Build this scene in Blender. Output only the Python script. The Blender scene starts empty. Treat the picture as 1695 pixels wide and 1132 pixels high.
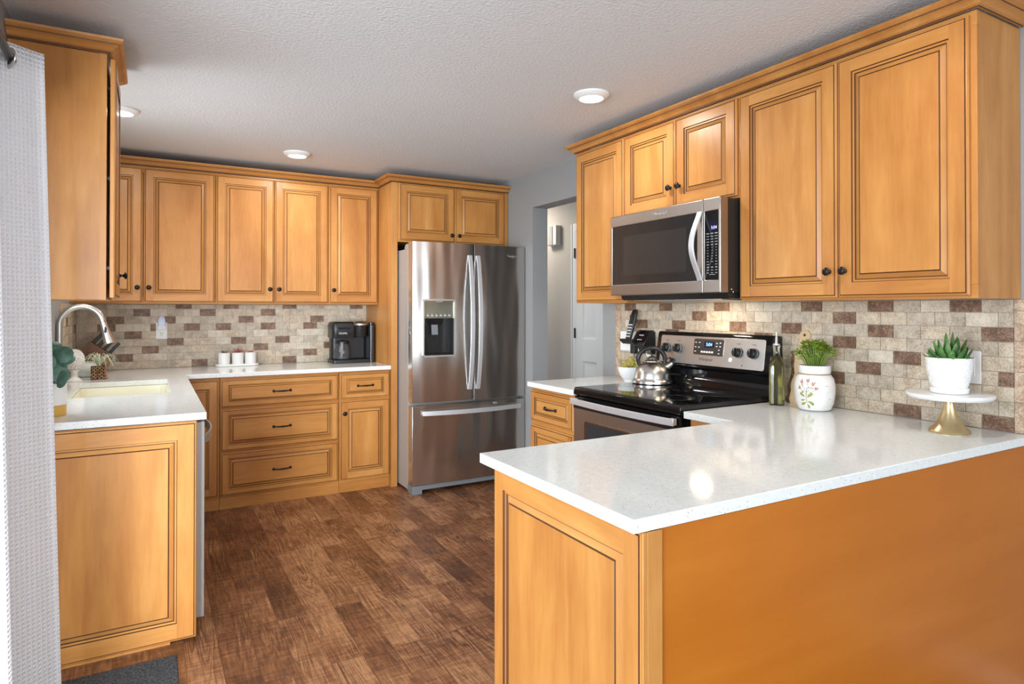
import bpy, bmesh, math, random
from mathutils import Vector, Matrix

S = bpy.context.scene
C = S.collection
PI = math.pi
random.seed(7)

# ------------------------------------------------------------------ camera
cam_d = bpy.data.cameras.new('camera')
cam = bpy.data.objects.new('camera', cam_d); C.objects.link(cam)
cam.location = (0, 0, 1.3408)
cam.rotation_euler = (math.radians(90.39), 0, math.radians(-29.752))
cam_d.sensor_width = 36; cam_d.lens = 22.403
cam_d.shift_x = -0.00258; cam_d.shift_y = -0.0366
cam_d.clip_start = 0.02
S.camera = cam

# ------------------------------------------------------------------ world, exposure
S.view_settings.view_transform = 'Standard'
S.view_settings.look = 'None'
S.view_settings.exposure = 0.12
S.view_settings.gamma = 1.0
S.view_settings.use_curve_mapping = False
W = bpy.data.worlds.new('sky'); S.world = W; W.use_nodes = True
wb = W.node_tree.nodes['Background']
wb.inputs[0].default_value = (0.80, 0.90, 1.0, 1); wb.inputs[1].default_value = 1.2

# ------------------------------------------------------------------ daylight through the openings, plus one added fill
def area(name, loc, direction, sx, sy, power, col=(1, 1, 1), shape='RECTANGLE', parent=None, spread=None):
    d = bpy.data.lights.new(name, 'AREA'); d.shape = shape; d.size = sx
    if shape in ('RECTANGLE', 'ELLIPSE'): d.size_y = sy
    d.energy = power; d.color = col
    if spread: d.spread = spread
    o = bpy.data.objects.new(name, d); C.objects.link(o)
    o.location = loc; o.rotation_euler = Vector(direction).to_track_quat('-Z', 'Y').to_euler()
    if parent: o.parent = parent
    return o
area('daylight_patio_door', (-2.1, -0.35, 1.35), (1, 0.62, -0.03), 2.6, 2.2, 260, (0.86, 0.94, 1.0))
area('fill_left_panel', (-1.62, -1.75, 1.25), (0.37, 1, -0.03), 1.6, 2.0, 92, (0.88, 0.95, 1.0), spread=1.5)  # extra light outside the patio door, added to brighten the left end panel
area('daylight_sink_window', (-0.66, 3.62, 1.58), (1, 0.2, -0.15), 0.58, 0.82, 13, (0.86, 0.94, 1.0))
area('daylight_dining_window', (1.0, -2.82, 1.42), (0, 1, 0.06), 3.1, 1.65, 84, (0.86, 0.94, 1.0))

# ================================================================== mesh helper
class MB:
    def __init__(s): s.v = []; s.f = []; s.m = []; s.xf = None
    def add(s, vs, fs, mat=0):
        o = len(s.v)
        for v in vs: s.v.append(tuple(s.xf @ Vector(v)) if s.xf else tuple(v))
        for i, f in enumerate(fs):
            s.f.append([o + k for k in f]); s.m.append(mat[i] if isinstance(mat, list) else mat)
        return s
    def box(s, x0, x1, y0, y1, z0, z1, mat=0):
        return s.add([(x0,y0,z0),(x1,y0,z0),(x1,y1,z0),(x0,y1,z0),(x0,y0,z1),(x1,y0,z1),(x1,y1,z1),(x0,y1,z1)],
              [(0,3,2,1),(4,5,6,7),(0,1,5,4),(1,2,6,5),(2,3,7,6),(3,0,4,7)], mat)
    def lathe(s, prof, c=(0,0,0), n=32, mat=0, cap=(True, True), mats=None):
        vs = []; fs = []; ms = []
        for r, z in prof:
            for k in range(n):
                a = 2*PI*k/n; vs.append((c[0]+r*math.cos(a), c[1]+r*math.sin(a), c[2]+z))
        for i in range(len(prof)-1):
            for k in range(n):
                k2 = (k+1) % n
                fs.append((i*n+k, i*n+k2, (i+1)*n+k2, (i+1)*n+k)); ms.append(mats[i] if mats else mat)
        if cap[0]: fs.append(tuple(range(n))[::-1]); ms.append(mats[0] if mats else mat)
        if cap[1]: fs.append(tuple((len(prof)-1)*n+k for k in range(n))); ms.append(mats[-1] if mats else mat)
        return s.add(vs, fs, ms)
    def loft(s, secs, mat=0, caps=True, closed=True):
        n = len(secs[0]); vs = [p for q in secs for p in q]; fs = []
        for i in range(len(secs)-1):
            for k in range(n if closed else n-1):
                k2 = (k+1) % n
                fs.append((i*n+k, i*n+k2, (i+1)*n+k2, (i+1)*n+k))
        if caps and closed:
            fs.append(tuple(range(n))[::-1]); fs.append(tuple((len(secs)-1)*n+k for k in range(n)))
        return s.add(vs, fs, mat)
    def tube(s, path, r, n=10, mat=0, caps=True, flat=1.0):
        P = [Vector(p) for p in path]; m = len(P)
        R = r if isinstance(r, (list, tuple)) else [r]*m
        T = []
        for i in range(m):
            t = (P[min(i+1, m-1)] - P[max(i-1, 0)]); T.append(t.normalized() if t.length > 1e-9 else Vector((0,0,1)))
        ref = Vector((0,0,1)) if abs(T[0].z) < 0.9 else Vector((1,0,0))
        u = T[0].cross(ref).normalized(); secs = []
        for i in range(m):
            u = (u - T[i]*u.dot(T[i])).normalized(); w = T[i].cross(u)
            secs.append([P[i] + (u*math.cos(2*PI*k/n) + w*math.sin(2*PI*k/n)*flat)*R[i] for k in range(n)])
        return s.loft(secs, mat, caps)
    def sweep(s, path, side, prof, mat=0):
        """rectangle-like profile [(a,b)] swept along path: a along side, b along side x tangent"""
        P = [Vector(p) for p in path]; m = len(P); sd = Vector(side).normalized(); secs = []
        for i in range(m):
            t = (P[min(i+1, m-1)] - P[max(i-1, 0)]).normalized(); nn = sd.cross(t).normalized()
            secs.append([P[i] + sd*a + nn*b for a, b in prof])
        return s.loft(secs, mat)
    def prism(s, poly, axis, a, b, mat=0):
        n = len(poly)
        def mk(p, q):
            if axis == 'x': return (q, p[0], p[1])
            if axis == 'y': return (p[0], q, p[1])
            return (p[0], p[1], q)
        vs = [mk(p, a) for p in poly] + [mk(p, b) for p in poly]
        fs = [tuple(range(n))[::-1], tuple(range(n, 2*n))] + [(k, (k+1) % n, n+(k+1) % n, n+k) for k in range(n)]
        return s.add(vs, fs, mat)
    def ell(s, c, r, nu=16, nv=10, mat=0):
        prof = []; r = (r, r, r) if isinstance(r, (int, float)) else r
        vs = [(c[0], c[1], c[2]-r[2])]; fs = []
        for i in range(1, nv):
            t = -PI/2 + PI*i/nv
            for k in range(nu):
                a = 2*PI*k/nu
                vs.append((c[0]+r[0]*math.cos(t)*math.cos(a), c[1]+r[1]*math.cos(t)*math.sin(a), c[2]+r[2]*math.sin(t)))
        vs.append((c[0], c[1], c[2]+r[2]))
        for k in range(nu): fs.append((0, 1+(k+1) % nu, 1+k))
        for i in range(nv-2):
            for k in range(nu): fs.append((1+i*nu+k, 1+i*nu+(k+1) % nu, 1+(i+1)*nu+(k+1) % nu, 1+(i+1)*nu+k))
        L = len(vs)-1; b = 1+(nv-2)*nu
        for k in range(nu): fs.append((b+k, b+(k+1) % nu, L))
        return s.add(vs, fs, mat)
    def slab(s, xs, ys, keep, z0, z1, axis='z', mat=0):
        """grid of cells with holes, extruded; manifold with shared vertices"""
        idx = {}; vs = []; fs = []
        def V(i, j, t):
            k = (i, j, t)
            if k not in idx:
                a, b, c = xs[i], ys[j], (z0, z1)[t]
                vs.append((a, b, c) if axis == 'z' else ((c, a, b) if axis == 'x' else (a, c, b))); idx[k] = len(vs)-1
            return idx[k]
        nx, ny = len(xs)-1, len(ys)-1
        K = lambda i, j: 0 <= i < nx and 0 <= j < ny and keep(i, j)
        for i in range(nx):
            for j in range(ny):
                if not K(i, j): continue
                fs.append((V(i,j,0),V(i,j+1,0),V(i+1,j+1,0),V(i+1,j,0)))
                fs.append((V(i,j,1),V(i+1,j,1),V(i+1,j+1,1),V(i,j+1,1)))
                if not K(i-1,j): fs.append((V(i,j,0),V(i,j,1),V(i,j+1,1),V(i,j+1,0)))
                if not K(i+1,j): fs.append((V(i+1,j,0),V(i+1,j+1,0),V(i+1,j+1,1),V(i+1,j,1)))
                if not K(i,j-1): fs.append((V(i,j,0),V(i+1,j,0),V(i+1,j,1),V(i,j,1)))
                if not K(i,j+1): fs.append((V(i,j+1,0),V(i,j+1,1),V(i+1,j+1,1),V(i+1,j+1,0)))
        return s.add(vs, fs, mat)
    def mesh(s, name, mats, angle=35, recalc=True):
        me = bpy.data.meshes.new(name)
        me.from_pydata(s.v, [], s.f)
        for m in (mats if isinstance(mats, (list, tuple)) else [mats]): me.materials.append(m)
        me.polygons.foreach_set('material_index', s.m)
        if recalc:
            bm = bmesh.new(); bm.from_mesh(me); bmesh.ops.recalc_face_normals(bm, faces=bm.faces); bm.to_mesh(me); bm.free()
        me.polygons.foreach_set('use_smooth', [True]*len(me.polygons))
        me.set_sharp_from_angle(angle=math.radians(angle))
        return me
    def build(s, name, mats, parent=None, bevel=0, seg=2, angle=35, recalc=True, loc=None, rot=None):
        return link(name, s.mesh(name, mats, angle, recalc), parent, bevel, seg, loc, rot)

def link(name, data, parent=None, bevel=0, seg=2, loc=None, rot=None):
    o = bpy.data.objects.new(name, data); C.objects.link(o)
    if parent: o.parent = parent
    if loc: o.location = loc
    if rot: o.rotation_euler = rot
    if bevel:
        md = o.modifiers.new('edge', 'BEVEL'); md.width = bevel; md.segments = seg; md.limit_method = 'ANGLE'; md.angle_limit = math.radians(40)
    return o
def tag(o, label=None, cat=None, group=None, kind='thing'):
    if label: o['label'] = label
    if cat: o['category'] = cat
    if group: o['group'] = group
    if kind: o['kind'] = kind
    return o
def thing(name, label, cat, loc=(0,0,0), rz=0, group=None):
    o = bpy.data.objects.new(name, None); C.objects.link(o); o.empty_display_size = 0.1
    o.location = loc; o.rotation_euler = (0, 0, math.radians(rz))
    return tag(o, label, cat, group)
def struct(o, label=None, cat=None): return tag(o, label, cat, None, 'structure')
def text(name, body, size, mat, parent, loc, rot=(PI/2, 0, 0), shear=0, ext=0.0006, align='CENTER', sx=1):
    d = bpy.data.curves.new(name, 'FONT'); d.body = body; d.size = size; d.extrude = ext; d.shear = shear
    d.align_x = align; d.align_y = 'CENTER'
    tmp = bpy.data.objects.new('lettering_outline', d); C.objects.link(tmp); bpy.context.view_layer.update()
    me = bpy.data.meshes.new_from_object(tmp.evaluated_get(bpy.context.evaluated_depsgraph_get()))
    bpy.data.objects.remove(tmp); bpy.data.curves.remove(d)
    me.materials.clear(); me.materials.append(mat)
    o = link(name, me, parent, loc=loc, rot=rot); o.scale = (sx, 1, 1); o['kind'] = 'stuff'
    return o
def arc(cx, cy, r, a0, a1, n): return [(cx+r*math.cos(math.radians(a0+(a1-a0)*k/n)), cy+r*math.sin(math.radians(a0+(a1-a0)*k/n))) for k in range(n+1)]
def rrect(w, h, r, n=4, cx=0, cy=0):
    x, y = w/2-r, h/2-r
    return (arc(cx+x, cy+y, r, 0, 90, n)+arc(cx-x, cy+y, r, 90, 180, n)+arc(cx-x, cy-y, r, 180, 270, n)+arc(cx+x, cy-y, r, 270, 360, n))

# ================================================================== materials
def newmat(name):
    m = bpy.data.materials.new(name); m.use_nodes = True
    return m, m.node_tree, m.node_tree.nodes['Principled BSDF']
def N(nt, typ, **kw):
    n = nt.nodes.new(typ)
    for k, v in kw.items():
        if k in n.inputs: n.inputs[k].default_value = v
        else: setattr(n, k, v)
    return n
def L(nt, a, b): nt.links.new(a, b)
def ramp(nt, fac, stops):
    r = nt.nodes.new('ShaderNodeValToRGB'); e = r.color_ramp.elements
    e[0].position = stops[0][0]; e[0].color = (*stops[0][1], 1); e[1].position = stops[-1][0]; e[1].color = (*stops[-1][1], 1)
    for p, c in stops[1:-1]:
        k = e.new(p); k.color = (*c, 1)
    L(nt, fac, r.inputs[0]); return r
def mixc(nt, fac, a, b, blend='MIX'):
    m = nt.nodes.new('ShaderNodeMix'); m.data_type = 'RGBA'; m.blend_type = blend
    for sock, v in ((m.inputs[0], fac), (m.inputs[6], a), (m.inputs[7], b)):
        if hasattr(v, 'is_output'): L(nt, v, sock)
        elif isinstance(v, (int, float)): sock.default_value = v
        else: sock.default_value = (*v, 1)
    return m.outputs[2]
def bump(nt, b, height, strength, dist=0.01):
    k = N(nt, 'ShaderNodeBump', Strength=strength, Distance=dist); L(nt, height, k.inputs['Height']); L(nt, k.outputs[0], b.inputs['Normal']); return k
def plain(name, col, rough=0.5, metal=0, spec=0.5, trans=0, ior=1.45, emit=None, es=0, coat=0, alpha=1):
    m, nt, b = newmat(name)
    b.inputs['Base Color'].default_value = (*col, 1); b.inputs['Roughness'].default_value = rough; b.inputs['Metallic'].default_value = metal
    b.inputs['Specular IOR Level'].default_value = spec; b.inputs['Transmission Weight'].default_value = trans; b.inputs['IOR'].default_value = ior
    b.inputs['Coat Weight'].default_value = coat
    if emit: b.inputs['Emission Color'].default_value = (*emit, 1); b.inputs['Emission Strength'].default_value = es
    return m
def noisy(name, c1, c2, scale, rough=0.5, metal=0, bmp=0, bscale=None, spec=0.5, detail=4, dist=0.002):
    m, nt, b = newmat(name)
    tc = N(nt, 'ShaderNodeTexCoord'); n = N(nt, 'ShaderNodeTexNoise', Scale=scale, Detail=detail); L(nt, tc.outputs['Object'], n.inputs['Vector'])
    r = ramp(nt, n.outputs['Fac'], [(0.35, c1), (0.65, c2)]); L(nt, r.outputs[0], b.inputs['Base Color'])
    b.inputs['Roughness'].default_value = rough; b.inputs['Metallic'].default_value = metal; b.inputs['Specular IOR Level'].default_value = spec
    if bmp:
        n2 = N(nt, 'ShaderNodeTexNoise', Scale=bscale or scale, Detail=3); L(nt, tc.outputs['Object'], n2.inputs['Vector']); bump(nt, b, n2.outputs['Fac'], bmp, dist)
    return m

def wood(name, axis, dark=(0.395, 0.155, 0.036), mid=(0.49, 0.215, 0.055), light=(0.585, 0.285, 0.085), rough=0.34):
    """stained maple; grain runs along `axis` of the part's own coordinates"""
    m, nt, b = newmat(name)
    tc = N(nt, 'ShaderNodeTexCoord'); oi = N(nt, 'ShaderNodeObjectInfo')
    off = N(nt, 'ShaderNodeVectorMath', operation='MULTIPLY_ADD')
    cb = N(nt, 'ShaderNodeCombineXYZ')
    for i in range(3): L(nt, oi.outputs['Random'], cb.inputs[i])
    L(nt, cb.outputs[0], off.inputs[0]); off.inputs[1].default_value = (17, 31, 23); L(nt, tc.outputs['Object'], off.inputs[2])
    mp = N(nt, 'ShaderNodeMapping'); mp.inputs['Scale'].default_value = {'z': (1, 1, 0.12), 'x': (0.12, 1, 1), 'y': (1, 0.12, 1)}[axis]
    L(nt, off.outputs[0], mp.inputs['Vector'])
    big = N(nt, 'ShaderNodeTexNoise', Scale=7.0, Detail=3, Distortion=0.8); L(nt, mp.outputs[0], big.inputs['Vector'])
    fine = N(nt, 'ShaderNodeTexNoise', Scale=90.0, Detail=4); L(nt, mp.outputs[0], fine.inputs['Vector'])
    blot = N(nt, 'ShaderNodeTexNoise', Scale=5.0, Detail=2); L(nt, off.outputs[0], blot.inputs['Vector'])
    # glued-up staves, each a slightly different tone
    sep = N(nt, 'ShaderNodeSeparateXYZ'); L(nt, off.outputs[0], sep.inputs[0])
    sv = N(nt, 'ShaderNodeMath', operation='MULTIPLY'); L(nt, sep.outputs[0 if axis == 'z' else 2], sv.inputs[0]); sv.inputs[1].default_value = 11.0
    fl = N(nt, 'ShaderNodeMath', operation='FLOOR'); L(nt, sv.outputs[0], fl.inputs[0])
    wn = N(nt, 'ShaderNodeTexWhiteNoise', noise_dimensions='1D'); L(nt, fl.outputs[0], wn.inputs['W'])
    a1 = N(nt, 'ShaderNodeMath', operation='MULTIPLY_ADD'); L(nt, fine.outputs['Fac'], a1.inputs[0]); a1.inputs[1].default_value = 0.30; L(nt, big.outputs['Fac'], a1.inputs[2])
    a2 = N(nt, 'ShaderNodeMath', operation='MULTIPLY_ADD'); L(nt, wn.outputs['Value'], a2.inputs[0]); a2.inputs[1].default_value = 0.13; L(nt, a1.outputs[0], a2.inputs[2])
    a3 = N(nt, 'ShaderNodeMath', operation='MULTIPLY_ADD'); L(nt, blot.outputs['Fac'], a3.inputs[0]); a3.inputs[1].default_value = 0.30; L(nt, a2.outputs[0], a3.inputs[2])
    r = ramp(nt, a3.outputs[0], [(0.62, dark), (0.95, mid), (1.25, light)])
    r.color_ramp.elements[0].position = 0.55; r.color_ramp.elements[1].position = 0.78; r.color_ramp.elements[2].position = 1.0
    sc = N(nt, 'ShaderNodeMath', operation='MULTIPLY'); L(nt, a3.outputs[0], sc.inputs[0]); sc.inputs[1].default_value = 0.88; L(nt, sc.outputs[0], r.inputs[0])
    L(nt, r.outputs[0], b.inputs['Base Color'])
    b.inputs['Roughness'].default_value = rough; b.inputs['Specular IOR Level'].default_value = 0.35
    bump(nt, b, fine.outputs['Fac'], 0.06, 0.001)
    return m
M = {}
M['wood'] = wood('maple_upright_grain', 'z'); M['woodh'] = wood('maple_level_grain', 'x'); M['woody'] = wood('maple_deep_grain', 'y')
M['woodback'] = wood('maple_veneer_panel', 'x', (0.43, 0.125, 0.008), (0.46, 0.140, 0.011), (0.49, 0.155, 0.014), 0.42)
M['glaze'] = plain('brown_glaze', (0.10, 0.036, 0.010), 0.5)
M['inside'] = plain('cabinet_shadow_gap', (0.05, 0.02, 0.008), 0.8)

def quartz():
    m, nt, b = newmat('speckled_quartz')
    tc = N(nt, 'ShaderNodeTexCoord')
    v = N(nt, 'ShaderNodeTexVoronoi', Scale=140.0); L(nt, tc.outputs['Object'], v.inputs['Vector'])
    wn = N(nt, 'ShaderNodeTexWhiteNoise'); L(nt, v.outputs['Position'], wn.inputs['Vector'])
    gate = N(nt, 'ShaderNodeMath', operation='GREATER_THAN'); L(nt, wn.outputs['Value'], gate.inputs[0]); gate.inputs[1].default_value = 0.72
    near = N(nt, 'ShaderNodeMath', operation='LESS_THAN'); L(nt, v.outputs['Distance'], near.inputs[0]); near.inputs[1].default_value = 0.20
    both = N(nt, 'ShaderNodeMath', operation='MULTIPLY'); L(nt, gate.outputs[0], both.inputs[0]); L(nt, near.outputs[0], both.inputs[1])
    fine = N(nt, 'ShaderNodeTexNoise', Scale=60.0, Detail=5); L(nt, tc.outputs['Object'], fine.inputs['Vector'])
    base = ramp(nt, fine.outputs['Fac'], [(0.3, (0.735, 0.76, 0.745)), (0.7, (0.81, 0.84, 0.83))])
    c = mixc(nt, both.outputs[0], base.outputs[0], (0.30, 0.28, 0.25)); L(nt, c, b.inputs['Base Color'])
    b.inputs['Roughness'].default_value = 0.10; b.inputs['Specular IOR Level'].default_value = 0.55
    return m
M['quartz'] = quartz()

def floor_mat():
    m, nt, b = newmat('vinyl_plank_floor')
    tc = N(nt, 'ShaderNodeTexCoord')
    mp = N(nt, 'ShaderNodeMapping'); mp.inputs['Rotation'].default_value = (0, 0, PI/2); L(nt, tc.outputs['Object'], mp.inputs['Vector'])
    br = N(nt, 'ShaderNodeTexBrick', offset=0.37, offset_frequency=2, squash=1.0); L(nt, mp.outputs[0], br.inputs['Vector'])
    br.inputs['Scale'].default_value = 1.0; br.inputs['Brick Width'].default_value = 1.22; br.inputs['Row Height'].default_value = 0.120
    br.inputs['Mortar Size'].default_value = 0.0012; br.inputs['Mortar Smooth'].default_value = 0.4
    br.inputs['Color1'].default_value = (0, 0, 0, 1); br.inputs['Color2'].default_value = (1, 1, 1, 1); br.inputs['Mortar'].default_value = (0.5, 0.5, 0.5, 1)
    sep = N(nt, 'ShaderNodeSeparateColor'); L(nt, br.outputs['Color'], sep.inputs[0])
    # every plank gets its own stretch of grain
    sh = N(nt, 'ShaderNodeVectorMath', operation='MULTIPLY_ADD'); cb = N(nt, 'ShaderNodeCombineXYZ')
    L(nt, sep.outputs[0], cb.inputs[0]); L(nt, sep.outputs[0], cb.inputs[1]); L(nt, cb.outputs[0], sh.inputs[0]); sh.inputs[1].default_value = (13, 37, 0); L(nt, tc.outputs['Object'], sh.inputs[2])
    g = N(nt, 'ShaderNodeMapping'); g.inputs['Scale'].default_value = (1, 0.085, 1); L(nt, sh.outputs[0], g.inputs['Vector'])
    warp = N(nt, 'ShaderNodeTexNoise', Scale=7.5, Detail=4, Distortion=0.25, Roughness=0.42); L(nt, g.outputs[0], warp.inputs['Vector'])
    wv = N(nt, 'ShaderNodeMath', operation='MULTIPLY'); L(nt, warp.outputs['Fac'], wv.inputs[0]); wv.inputs[1].default_value = 30.0
    fr = N(nt, 'ShaderNodeMath', operation='PINGPONG'); L(nt, wv.outputs[0], fr.inputs[0]); fr.inputs[1].default_value = 0.5
    rings = ramp(nt, fr.outputs[0], [(0.0, (0, 0, 0)), (0.12, (0.5, 0.5, 0.5)), (0.34, (1, 1, 1))])
    fine = N(nt, 'ShaderNodeTexNoise', Scale=70.0, Detail=6, Roughness=0.7); L(nt, g.outputs[0], fine.inputs['Vector'])
    saw = N(nt, 'ShaderNodeMapping'); saw.inputs['Scale'].default_value = (0.2, 1, 1); L(nt, sh.outputs[0], saw.inputs['Vector'])
    sn = N(nt, 'ShaderNodeTexNoise', Scale=60.0, Detail=3); L(nt, saw.outputs[0], sn.inputs['Vector'])
    patch = N(nt, 'ShaderNodeTexNoise', Scale=3.2, Detail=3); L(nt, sh.outputs[0], patch.inputs['Vector'])
    t1 = N(nt, 'ShaderNodeMath', operation='MULTIPLY_ADD'); L(nt, fine.outputs['Fac'], t1.inputs[0]); t1.inputs[1].default_value = 1.05; L(nt, patch.outputs['Fac'], t1.inputs[2])
    t2 = N(nt, 'ShaderNodeMath', operation='MULTIPLY_ADD'); L(nt, sep.outputs[0], t2.inputs[0]); t2.inputs[1].default_value = 0.34; L(nt, t1.outputs[0], t2.inputs[2])
    t3 = N(nt, 'ShaderNodeMath', operation='MULTIPLY_ADD'); L(nt, sn.outputs['Fac'], t3.inputs[0]); t3.inputs[1].default_value = 0.58; L(nt, t2.outputs[0], t3.inputs[2])
    t4 = N(nt, 'ShaderNodeMath', operation='MULTIPLY'); L(nt, t3.outputs[0], t4.inputs[0]); t4.inputs[1].default_value = 0.507
    base = ramp(nt, t4.outputs[0], [(0.58, (0.075, 0.028, 0.013)), (0.74, (0.215, 0.086, 0.036)), (0.90, (0.43, 0.215, 0.100))])
    brk = N(nt, 'ShaderNodeTexNoise', Scale=6.0, Detail=4); gb = N(nt, 'ShaderNodeMapping'); gb.inputs['Scale'].default_value = (1, 0.35, 1); L(nt, sh.outputs[0], gb.inputs['Vector']); L(nt, gb.outputs[0], brk.inputs['Vector'])
    bk = ramp(nt, brk.outputs['Fac'], [(0.36, (1, 1, 1)), (0.66, (0.05, 0.05, 0.05))])
    inv = N(nt, 'ShaderNodeMath', operation='SUBTRACT'); inv.inputs[0].default_value = 1.0; L(nt, rings.outputs[0], inv.inputs[1])
    dk = N(nt, 'ShaderNodeMath', operation='MULTIPLY'); L(nt, inv.outputs[0], dk.inputs[0]); L(nt, bk.outputs[0], dk.inputs[1])
    dk2 = N(nt, 'ShaderNodeMath', operation='MULTIPLY'); L(nt, dk.outputs[0], dk2.inputs[0]); dk2.inputs[1].default_value = 0.95
    kn = N(nt, 'ShaderNodeTexNoise', Scale=4.5, Detail=5, Distortion=0.6); L(nt, sh.outputs[0], kn.inputs['Vector'])
    knr = ramp(nt, kn.outputs['Fac'], [(0.57, (0, 0, 0)), (0.76, (0.60, 0.60, 0.60))])
    c0 = mixc(nt, knr.outputs[0], base.outputs[0], (0.09, 0.042, 0.027))
    c1 = mixc(nt, dk2.outputs[0], c0, (0.055, 0.022, 0.012))
    mo = N(nt, 'ShaderNodeMath', operation='MULTIPLY'); L(nt, br.outputs['Fac'], mo.inputs[0]); mo.inputs[1].default_value = 0.75
    c2 = mixc(nt, mo.outputs[0], c1, (0.05, 0.022, 0.012)); L(nt, c2, b.inputs['Base Color'])
    b.inputs['Roughness'].default_value = 0.36; b.inputs['Specular IOR Level'].default_value = 0.4
    bump(nt, b, fine.outputs['Fac'], 0.12, 0.002)
    return m
M['floor'] = floor_mat()
def wallpaint(name, col, bs, scale, dist=0.004, rough=0.7):
    m, nt, b = newmat(name)
    tc = N(nt, 'ShaderNodeTexCoord'); n = N(nt, 'ShaderNodeTexNoise', Scale=scale, Detail=4, Roughness=0.55); L(nt, tc.outputs['Object'], n.inputs['Vector'])
    b.inputs['Base Color'].default_value = (*col, 1); b.inputs['Roughness'].default_value = rough; b.inputs['Specular IOR Level'].default_value = 0.25
    bump(nt, b, n.outputs['Fac'], bs, dist); return m
M['ceiling'] = wallpaint('textured_ceiling', (0.68, 0.685, 0.695), 0.75, 75, 0.006, 0.85)
M['wall'] = wallpaint('grey_wall_paint', (0.31, 0.312, 0.31), 0.18, 55)
M['hallwall'] = wallpaint('beige_grey_wall_paint', (0.50, 0.47, 0.43), 0.35, 60)
M['white'] = plain('white_satin_paint', (0.78, 0.78, 0.77), 0.4)
M['plate'] = plain('white_plastic', (0.84, 0.85, 0.85), 0.35)

def tile(name, cols, rough=0.5):
    m, nt, b = newmat(name)
    tc = N(nt, 'ShaderNodeTexCoord')
    n = N(nt, 'ShaderNodeTexNoise', Scale=24.0, Detail=6, Roughness=0.65, Distortion=0.6); L(nt, tc.outputs['Object'], n.inputs['Vector'])
    p = N(nt, 'ShaderNodeTexNoise', Scale=170.0, Detail=2); L(nt, tc.outputs['Object'], p.inputs['Vector'])
    a = N(nt, 'ShaderNodeMath', operation='MULTIPLY_ADD'); L(nt, p.outputs['Fac'], a.inputs[0]); a.inputs[1].default_value = 0.75; L(nt, n.outputs['Fac'], a.inputs[2])
    s_ = N(nt, 'ShaderNodeMath', operation='MULTIPLY'); L(nt, a.outputs[0], s_.inputs[0]); s_.inputs[1].default_value = 0.575
    r = ramp(nt, s_.outputs[0], [(0.38, cols[0]), (0.5, cols[1]), (0.62, cols[2])]); L(nt, r.outputs[0], b.inputs['Base Color'])
    b.inputs['Roughness'].default_value = rough; bump(nt, b, p.outputs['Fac'], 0.2, 0.001); return m
M['tileA'] = tile('travertine_sand', [(0.38, 0.295, 0.20), (0.53, 0.435, 0.32), (0.66, 0.57, 0.44)])
M['tileB'] = tile('travertine_grey', [(0.33, 0.265, 0.195), (0.46, 0.385, 0.295), (0.59, 0.51, 0.41)])
M['tileC'] = tile('travertine_cream', [(0.48, 0.40, 0.30), (0.60, 0.52, 0.41), (0.70, 0.63, 0.52)])
M['tileD'] = tile('travertine_walnut', [(0.095, 0.048, 0.027), (0.18, 0.098, 0.059), (0.33, 0.21, 0.14)])
M['tileE'] = tile('travertine_edge', [(0.28, 0.17, 0.11), (0.48, 0.34, 0.235), (0.64, 0.50, 0.37)])
M['grout'] = plain('sand_grout', (0.40, 0.34, 0.27), 0.9)

def steel(name, col=(0.56, 0.545, 0.53), rough=0.27, wav=0.0, brush=(1, 1, 0.01), bs=0.03, metal=1.0):
    m, nt, b = newmat(name)
    tc = N(nt, 'ShaderNodeTexCoord'); mp = N(nt, 'ShaderNodeMapping'); mp.inputs['Scale'].default_value = brush; L(nt, tc.outputs['Object'], mp.inputs['Vector'])
    n = N(nt, 'ShaderNodeTexNoise', Scale=1100.0, Detail=2); L(nt, mp.outputs[0], n.inputs['Vector'])
    b.inputs['Base Color'].default_value = (*col, 1); b.inputs['Metallic'].default_value = metal
    r = N(nt, 'ShaderNodeMapRange'); L(nt, n.outputs['Fac'], r.inputs[0]); r.inputs[3].default_value = rough-0.02; r.inputs[4].default_value = rough+0.02; L(nt, r.outputs[0], b.inputs['Roughness'])
    k = bump(nt, b, n.outputs['Fac'], bs*0.4, 0.0003)
    if wav:
        m2 = N(nt, 'ShaderNodeMapping'); m2.inputs['Scale'].default_value = (1, 1, 0.22); L(nt, tc.outputs['Object'], m2.inputs['Vector'])
        w = N(nt, 'ShaderNodeTexNoise', Scale=5.0, Detail=1); L(nt, m2.outputs[0], w.inputs['Vector'])
        k2 = N(nt, 'ShaderNodeBump', Strength=wav, Distance=0.03); L(nt, w.outputs['Fac'], k2.inputs['Height']); L(nt, k2.outputs[0], k.inputs['Normal'])
    return m
M['fridge'] = steel('fridge_steel', (0.57, 0.54, 0.515), 0.21, 0.85, (0.012, 1, 1), metal=0.95)
M['steel'] = steel('brushed_steel', (0.54, 0.52, 0.50), 0.36, 0, (0.012, 1, 1))
M['steelv'] = steel('brushed_steel_handle', (0.70, 0.71, 0.73), 0.40, 0, (1, 1, 0.02), metal=0.6)
M['nickel'] = plain('brushed_nickel', (0.56, 0.545, 0.52), 0.33, 1)
M['kettle'] = plain('satin_steel', (0.60, 0.58, 0.55), 0.27, 1)
M['chrome'] = plain('chrome', (0.75, 0.75, 0.75), 0.08, 1)
M['greyside'] = plain('fridge_side_grey', (0.40, 0.39, 0.375), 0.42, 0.25)
M['greyplastic'] = plain('slate_grey_plastic', (0.185, 0.20, 0.215), 0.45)
M['black'] = plain('black_plastic', (0.012, 0.012, 0.013), 0.35)
M['gloss'] = plain('black_gloss', (0.006, 0.006, 0.007), 0.08, 0, 0.6)
M['blackglass'] = plain('ceramic_cooktop', (0.004, 0.004, 0.005), 0.03, 0, 0.7)
M['ovenglass'] = plain('oven_window_glass', (0.035, 0.038, 0.042), 0.05, 0, 0.7)
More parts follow.
